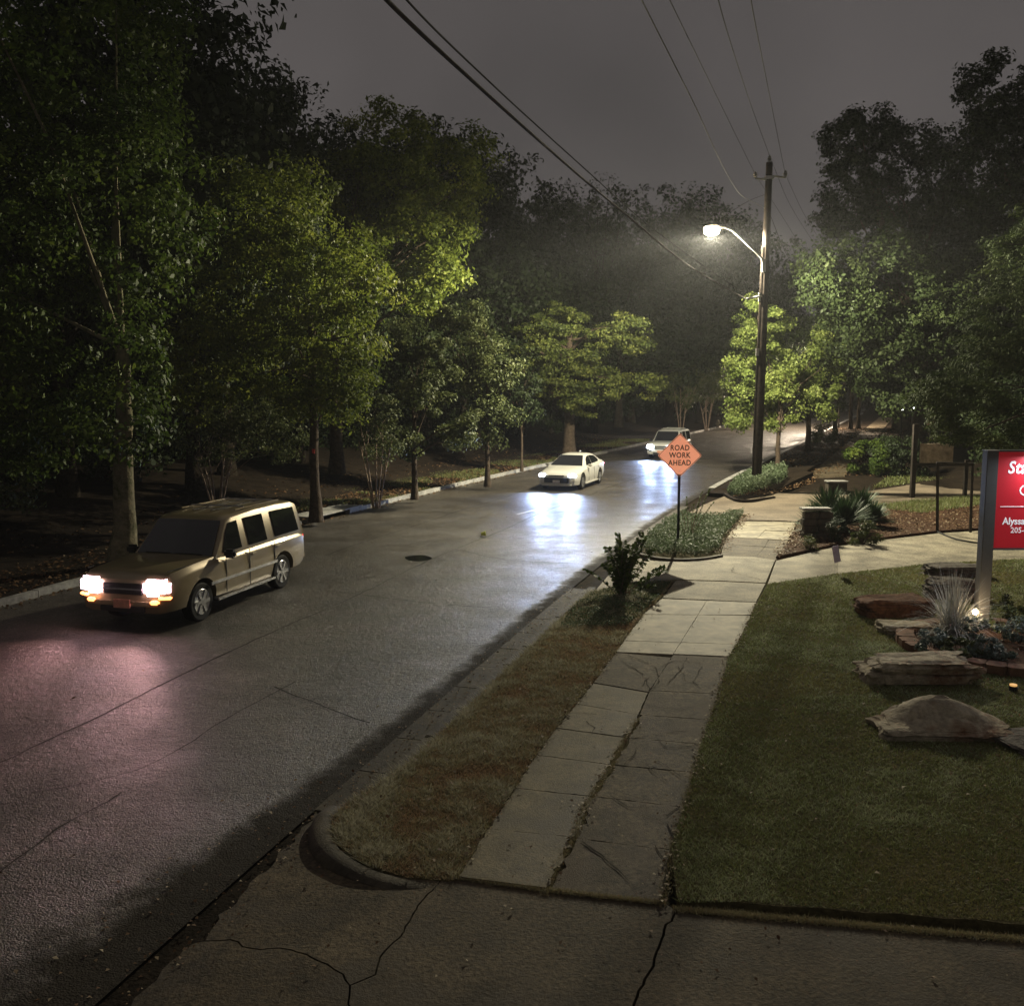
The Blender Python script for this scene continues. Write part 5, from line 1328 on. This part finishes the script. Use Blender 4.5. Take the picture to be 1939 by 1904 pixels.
# tall tree behind with yellow bough
b = (-7.8, 44.0, .7); Y = 44
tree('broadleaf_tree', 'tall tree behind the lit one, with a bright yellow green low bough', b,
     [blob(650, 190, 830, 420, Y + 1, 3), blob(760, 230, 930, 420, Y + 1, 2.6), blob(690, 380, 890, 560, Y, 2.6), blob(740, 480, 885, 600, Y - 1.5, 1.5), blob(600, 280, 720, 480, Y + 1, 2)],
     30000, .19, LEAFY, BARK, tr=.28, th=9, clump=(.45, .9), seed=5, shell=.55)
# crepe myrtles
b = bL(412, 962); Y = b[1]
tree('crepe_myrtle', 'many stemmed small tree with dark leaves directly behind the SUV roof', b, [blob(330, 780, 480, 880, Y, 1.1), blob(430, 760, 600, 880, Y, 1.2), blob(360, 740, 540, 830, Y + .4, 1.2)], 9000, .10, LEAFS, BARK_PALE, tr=.035, th=1.9, stems=6, clump=(.2, .4), seed=6)
b = bL(712, 950); Y = b[1]
tree('crepe_myrtle', 'many stemmed small tree with pale thin stems right of the lit tree', b, [blob(670, 790, 790, 880, Y + .6, 1.0), blob(650, 740, 760, 830, Y + .8, 1.0)], 4200, .11, LEAFS, BARK_PALE, tr=.03, th=2.3, stems=5, clump=(.2, .4), seed=7)
# row of young trees
b = bL(785, 935); Y = b[1]
tree('young_tree', 'young dark leaved tree with straight trunk, left of the pair behind the sedan', b, [blob(755, 700, 850, 800, Y, 1.2), blob(735, 600, 830, 700, Y + .4, 1.2), blob(830, 760, 905, 860, Y - .4, .9), blob(740, 790, 810, 870, Y - .1, .8), blob(800, 640, 870, 730, Y + .5, 1)], 14000, .135, LEAFS, BARK, tr=.12, th=3.8, clump=(.22, .75), seed=8, shell=.3, dens=.55)
b = bL(923, 912); Y = b[1]
tree('young_tree', 'young tree with a few rusty leaves and straight trunk, just left of the sedan', b, [blob(850, 570, 960, 670, Y + .4, 1.6), blob(830, 660, 930, 760, Y + .1, 1.6), blob(900, 650, 980, 760, Y - .2, 1.2), blob(860, 760, 975, 850, Y - .2, 1.4), blob(810, 560, 880, 640, Y + .8, 1.2)], 18000, .14, LEAFS, BARK, tr=.12, th=4.2, clump=(.25, .8), seed=9, shell=.3, dens=.55)
b = bL(988, 884); Y = b[1]
tree('young_tree', 'slim young tree with pale thin trunk directly above the sedan', b, [blob(960, 700, 1030, 800, Y, 1.0), blob(930, 640, 1010, 740, Y + 1, 1.2)], 5000, .16, LEAFD, BARK, tr=.07, th=4.0, clump=(.3, .5), seed=10)
# layered large tree
b = bL(1077, 862); Y = b[1]
tree('broadleaf_tree', 'large tree with layered boughs reaching right over the road beyond the sedan', b,
     [blob(980, 675, 1120, 765, Y - .5, 2.2), blob(1080, 690, 1190, 760, Y - 1.5, 1.7), blob(1160, 705, 1255, 752, Y - 2.2, 1.2), blob(1100, 610, 1200, 665, Y - 1, 1.6), blob(1150, 585, 1232, 665, Y - 2, 1.3), blob(1000, 570, 1120, 660, Y, 2), blob(960, 600, 1050, 720, Y + .4, 1.8), blob(1040, 650, 1150, 710, Y - 1.4, 1.6), blob(1060, 730, 1140, 790, Y - 1, 1.4), blob(1200, 640, 1235, 665, Y - 2.4, .7)],
     34000, .165, LEAFM2, BARK, tr=.36, th=7.5, clump=(.4, .75), seed=11, nlimb=22, flat=.45)
# background trees, left
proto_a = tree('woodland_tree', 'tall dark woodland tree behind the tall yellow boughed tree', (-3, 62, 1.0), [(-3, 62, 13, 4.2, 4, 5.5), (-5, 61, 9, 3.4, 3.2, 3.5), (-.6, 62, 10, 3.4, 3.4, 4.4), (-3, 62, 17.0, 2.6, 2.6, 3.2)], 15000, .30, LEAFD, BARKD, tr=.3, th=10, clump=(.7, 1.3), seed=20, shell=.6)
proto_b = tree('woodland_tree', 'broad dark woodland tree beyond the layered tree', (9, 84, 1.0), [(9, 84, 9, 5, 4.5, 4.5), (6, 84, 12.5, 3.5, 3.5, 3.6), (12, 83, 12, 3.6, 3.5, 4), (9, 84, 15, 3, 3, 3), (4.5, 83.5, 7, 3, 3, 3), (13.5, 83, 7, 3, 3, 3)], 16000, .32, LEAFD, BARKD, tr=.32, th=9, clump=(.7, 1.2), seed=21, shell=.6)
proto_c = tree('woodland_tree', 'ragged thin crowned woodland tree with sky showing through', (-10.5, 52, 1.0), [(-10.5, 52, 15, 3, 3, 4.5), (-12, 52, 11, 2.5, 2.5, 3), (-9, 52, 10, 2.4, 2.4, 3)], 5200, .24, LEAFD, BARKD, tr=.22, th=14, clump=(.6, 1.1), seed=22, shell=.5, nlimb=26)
TOPS = {proto_a: (20.2 - 1, 1.0), proto_b: (18 - 1, 1.0), proto_c: (19.8 - 1, 1.0)}
PB_ = [(60, -330, 33, proto_a), (190, -230, 37, proto_b), (330, -90, 36, proto_a), (400, 30, 41, proto_b), (545, 150, 47, proto_b), (480, 110, 56, proto_a), (900, 260, 64, proto_a), (985, 290, 72, proto_b), (1050, 335, 84, proto_a), (1130, 318, 78, proto_c),
       (1200, 350, 98, proto_b), (1275, 345, 100, proto_b), (1335, 345, 98, proto_a), (1385, 385, 104, proto_b), (700, 250, 60, proto_a), (800, 215, 66, proto_b), (620, 330, 58, proto_b), (1430, 460, 120, proto_b), (1480, 500, 126, proto_a)]
lbls = ['very tall dark tree at the top left corner', 'dark tree rising out of the frame left of the mossy trunk crown', 'tall black tree behind the mossy trunked tree', 'dark tree whose edge steps down against the sky at upper left', 'dark tree with ragged edge left of the bare twiggy crown', 'dark tree crown filling behind the upper left step',
        'dark tree at the skyline right of the tall yellow boughed tree', 'rounded dark tree at the skyline above the thick cable', 'dark skyline tree just left of where the cables cross', 'thin ragged tree poking above the skyline by the cables', 'dark skyline tree left of the street lamp glow', 'low dome shaped skyline tree behind the cable sag',
        'tree with a pointed top at the skyline above the street lamp', 'dark tree sloping down the skyline right of the lamp', 'dark tree behind the left half of the tall yellow boughed tree', 'dark tree behind the right half of the tall yellow boughed tree', 'dark tree filling between the lit crown and the tall tree', 'far dark tree seen just left of the utility pole', 'far dark tree seen just right of the utility pole']
rnd = random.Random(9)
for (u, v, Y, p), lb in zip(PB_, lbls):
    top_ = D(u, v, Y); s = max(.5, (top_.z - 1) / TOPS[p][0])
    copy_tree(p, (top_.x, Y, .8), rnd.uniform(0, 6.28), (max(s * .9, .95 if Y > 60 else .8), max(s * .9, .9), s), lb, 'woodland trees on the left and far side')
# undergrowth trees: lower fill
under = tree('understorey_tree', 'small dark understorey tree behind the row, near the left edge', (-19, 33, 1), [(-19, 33, 3.2, 3, 2.4, 2.2), (-20.5, 33, 5, 2, 2, 1.6), (-17.6, 33, 5.2, 2.2, 2, 1.8)], 8000, .2, LEAFD, BARKD, tr=.1, th=3, clump=(.4, .7), seed=30)
spots = [(-15.5, 38), (-17, 45), (-12, 47), (-9.5, 55), (-5, 58), (-12, 62), (-2, 66), (-6, 72), (3, 76), (-1, 82), (7, 88), (10, 100), (17, 104), (24, 116), (30, 128), (14, 112)]
ul_ = ['behind the crepe myrtle', 'left of the lit trunk', 'right of the lit trunk', 'behind the left young tree', 'behind the rusty leaved young tree']
for i, (x, y) in enumerate(spots):
    s = 1.1 + .035 * (i + 1); copy_tree(under, (x, y, .9), i * 1.3, (s, s, s), 'small dark understorey tree in the shaded woods across the road', 'understorey trees in the woods')
# far mass of woods that closes every gap
def woods_mass(name, path, h0, h1, n, size, m, thick=7, z0=.3):
    p = np.array(path); ln = np.hypot(*(p[1:] - p[:-1]).T); seg = RNG.choice(len(p) - 1, n, p=ln / ln.sum()); t_ = RNG.random((n, 1))
    q = p[seg] * (1 - t_) + p[seg + 1] * t_ + RNG.normal(0, thick / 3, (n, 2))
    hmax = h0 + (h1 - h0) * vnoise(q[:, 0], q[:, 1], 5, 12)
    z = z0 + RNG.random(n) * hmax
    me = leaves_mesh(name, np.column_stack([q, z]), RNG.uniform(.6, 1.4, n) * size, RNG.normal(size=(n, 3)) + [0, -.6, .2], RNG.normal(.4, .2, n)); me.materials.append(m)
    o = link(bpy.data.objects.new(name, me)); o['kind'] = 'stuff'; return o
woods_mass('woods', [(-60, 10), (-38, 34), (-30, 46), (-20, 68), (-8, 90), (4, 112), (20, 132), (40, 150), (58, 170)], 8, 15, 42000, 1.1, LEAFD)
woods_mass('woods', [R(y_, -26) for y_ in range(20, 150, 10)], 3, 7, 34000, .6, LEAFD, 5, .5)
woods_mass('far_woods', [(40, 190), (90, 215), (140, 200), (150, 150), (120, 100), (90, 70)], 9, 18, 26000, 1.4, LEAFD)
# thin stemmed small trees at the bend
for i, (u, v, Y, lb) in enumerate(((1338, 812, 92, 'small multi stemmed tree on the far verge at the bend'), (1385, 806, 100, 'second small multi stemmed tree at the bend, right of the hydrant'), (1290, 815, 84, 'small dark leaved tree just above the farthest car'))):
    p = D(u, v, Y); tree('crepe_myrtle', lb, (p.x, Y, .3), [(p.x, Y, 4.0, 1.8, 1.6, 1.5), (p.x + .8, Y, 5.0, 1.4, 1.4, 1.2)], 3600, .2, LEAFS, BARK_PALE, tr=.05, th=2.6, stems=5, clump=(.35, .6), seed=33 + i)

# ================================================================== TREES: right side
b = base_at(1472, 893); Y = b[1]
tree('roadside_tree', 'bright lime green lit tree standing directly behind the utility pole', b,
     [blob(1372, 640, 1500, 790, Y, 1.6), blob(1395, 575, 1500, 690, Y, 1.5), blob(1375, 620, 1430, 720, Y - .3, .9), blob(1470, 600, 1570, 760, Y + .5, 1.7), blob(1400, 730, 1520, 820, Y, 1.3), blob(1410, 558, 1445, 620, Y, .6), blob(1380, 770, 1440, 815, Y - .3, .8), blob(1530, 610, 1625, 720, Y + .8, 1.5), blob(1520, 690, 1600, 790, Y + .5, 1.3)],
     38000, .135, LIME, BARK, tr=.13, th=4.6, clump=(.25, .75), seed=40, shell=.3, dens=.6)
b = base_at(1530, 845); Y = 66; b = (D(1530, 845, 66).x, 66, .1)
tree('roadside_tree', 'green roadside tree just right of the lime lit one, with a leaning trunk', b,
     [blob(1490, 600, 1620, 740, Y, 2.2), blob(1500, 700, 1600, 800, Y, 1.8), blob(1530, 560, 1640, 680, Y + 1, 2)], 18000, .19, LEAFM, BARK, tr=.2, th=4, clump=(.4, .7), seed=41)
for i, (u, v, Y, lb) in enumerate(((1581, 822, 84, 'thin dark trunked tree right of the leaning one by the far kerb'), (1610, 812, 96, 'left of the two close dark trunks by the far sidewalk'), (1625, 808, 98, 'right of the two close dark trunks by the far sidewalk'))):
    p = D(u, v, Y); tree('roadside_tree', lb, (p.x, Y, .1), [(p.x, Y, 6.8, 2.6, 2.4, 2.2), (p.x + 1.2, Y, 9.0, 2.6, 2.4, 2.4), (p.x + 1.5, Y, 5.6, 1.8, 1.8, 1.3)], 8000, .26, LEAFG, BARK, tr=.2, th=5, clump=(.5, .8), seed=42 + i)
# big green tree reaching towards the lamp
b = (22.5, 55, 1.6); Y = 50
tree('broadleaf_tree', 'large green tree right of the pole, its face lit by the lamp', b,
     [blob(1510, 430, 1640, 600, Y - 1, 2.6), blob(1530, 540, 1680, 700, Y - 1, 2.6), blob(1580, 410, 1780, 640, Y, 3.6), blob(1600, 600, 1760, 760, Y - .5, 2.6), blob(1700, 480, 1870, 720, Y + 1, 3.4), blob(1510, 480, 1580, 560, Y - 1.5, 1.2), blob(1660, 700, 1760, 790, Y - 1, 1.6)],
     38000, .19, LEAFM, BARK, tr=.35, th=8, clump=(.42, .8), seed=45, nlimb=20)
# tall dark trees top right
b = (23.5, 60, 1.9); Y = 60
tree('broadleaf_tree', 'tall dark tree at upper right, with two knobbly crown lobes against the sky', b, [blob(1562, 200, 1648, 330, Y, 2.2), blob(1540, 300, 1680, 450, Y, 3), blob(1640, 198, 1700, 290, Y, 1.6), blob(1640, 240, 1830, 460, Y + 1, 4)], 26000, .24, LEAFD, BARK, tr=.4, th=12, clump=(.5, .95), seed=46, shell=.55)
b = (27.5, 53, 2.4); Y = 52
tree('broadleaf_tree', 'tallest dark tree in the top right corner', b, [blob(1815, 105, 1930, 260, Y, 2.4), blob(1780, 210, 1990, 420, Y, 3.2), blob(1860, 120, 2060, 330, Y + 1, 3.2), blob(1790, 380, 2000, 560, Y, 3)], 24000, .22, LEAFD, BARK, tr=.4, th=13, clump=(.45, .9), seed=47, shell=.55)
# feathery conifer at right
b = (17.8, 31.5, .3); Y = 31
def feathery(label, b, lobes, n, seed):
    t = thing('conifer', label, 'conifer', b)
    b_clumps.clear(); bl = [(l[0] - b[0], l[1] - b[1], l[2] - b[2], *l[3:]) for l in lobes]
    p, s, nr, tt = crown_arrays(bl, n, .15, clump=(.28, .55), seed=seed, flat=.5)
    ax = unit(p * [1, 1, .0] + [0, 0, .001]) + np.array([0, 0, -.45]) + np.random.default_rng(seed).normal(0, .35, (len(p), 3))
    me = leaves_mesh('crown', p, s, nr, tt, aspect=.22, axis=ax); me.materials.append(CONIF); link(bpy.data.objects.new('crown', me), t)
    cl = np.concatenate([q[0] for q in b_clumps])
    trunk_mesh(t, [(0, 0, 0), (0, 0, 3), (0, 0, 6), (0, 0, 9)], [.25, .2, .14, .05], BARK, limbs=list(cl), nlimb=22); return t
feathery('feathery dark green conifer overhanging the board sign at right', b, [blob(1725, 700, 1850, 800, Y - .6, 1.5), blob(1790, 620, 1960, 790, Y, 2.0), blob(1830, 500, 2010, 700, Y + .3, 2.0), blob(1880, 380, 2050, 560, Y + .6, 1.8), blob(1745, 770, 1840, 850, Y - .9, 1.0), blob(1830, 760, 1930, 850, Y, 1.2)], 42000, 50)
# right background fill
for i, (x, y, s, lb) in enumerate(((33, 66, 1.0, 'dark tree low behind the conifer at right'), (40, 56, 1.0, 'dark tree at the right edge behind the red sign'), (38, 84, 1.1, 'dark tree on the bank above the far sidewalk'), (45, 104, 1.2, 'far dark tree above the lit end of the road'), (30, 46, .72, 'dark tree filling behind the board sign'), (27, 38, .5, 'low dark tree right behind the timber frame'), (34, 92, .9, 'dark tree in the middle distance right of the close trunks'))):
    copy_tree(proto_b, (x, y, bank(y, 15) - .2), i * 1.1, (s, s, s), lb, 'dark trees filling the right bank')
for i, (x, y, s) in enumerate(((22, 42, .9), (25, 48, 1.1), (29, 55, 1.2), (31, 66, 1.2), (34, 78, 1.3), (24, 36, .8), (21, 33, .7), (29, 42, 1.2))):
    copy_tree(under, (x, y, float(bank(y, 14)) - .1), i * 1.7, (s, s, s), 'small dark understorey tree in the shade of the right bank', 'understorey trees on the right bank')
woods_mass('right_undergrowth', [(25, 30), (33, 45), (40, 62), (44, 85), (50, 110)], 3, 8, 26000, .6, LEAFD, 5, .5)
# distant lamps
fl = Vector((D(1592, 700, 100).x, 100, 9.0)); 
dl = thing('distant_street_lamp', 'distant street lamp hidden among leaves above the lit end of the road', 'street lamp', (fl.x, fl.y, 0))
MB().tube([(0, 0, 0), (0, 0, 9.2), (-1.2, 0, 9.6)], [.1, .07, .05], 8).build('post', POLEM, dl)
MB().lathe([(.05, 9.35), (.2, 9.38), (.18, 9.5), (.05, 9.6)], 12, c=(-1.3, 0, 0)).build('lens', mat('far_lens', (.9, .9, .9), .3, .5, emit=(1, .9, .75), es=30), dl)
light('distant_lamp_light', 'SPOT', (-1.3, 0, 9.3), 32000, (1, .82, .62), dl, .15, spot=165, blend=.2, target=(-1.3, 0, 0))
for (u, v, s_, lb) in ((1733, 773, .11, 'small bright white garden lantern shining through the trees'), (1708, 774, .075, 'dimmer white lantern left of the bright one among the trees')):
    p = D(u, v, 58); ln_ = thing('garden_lantern', lb, 'lantern', (p.x, p.y, 0), group='white lanterns among the trees')
    MB().tube([(0, 0, 0), (0, 0, p.z - .1)], .04, 6).build('post', WOODD, ln_)
    MB().lathe([(s_ * .3, -s_), (s_, -s_ * .6), (s_, s_ * .6), (s_ * .3, s_)], 10, c=(0, 0, p.z)).build('globe', mat('lantern_globe', (.9, .9, .9), .3, .5, emit=(.95, 1, .95), es=9), ln_, sm=60)

# ================================================================== MIST
hz = MB().box((10, 110, 17.5), (330, 300, 37)).build('haze', None); hz['kind'] = 'stuff'
hm = bpy.data.materials.new('mist'); hm.use_nodes = True
hn, hl = hm.node_tree.nodes, hm.node_tree.links
hn.remove(hn['Principled BSDF']); pv_ = hn.new('ShaderNodeVolumePrincipled')
pv_.inputs['Color'].default_value = (.9, .92, .96, 1); pv_.inputs['Density'].default_value = .0004; pv_.inputs['Anisotropy'].default_value = .4
hl.new(pv_.outputs['Volume'], hn['Material Output'].inputs['Volume'])
hz.data.materials.append(hm)
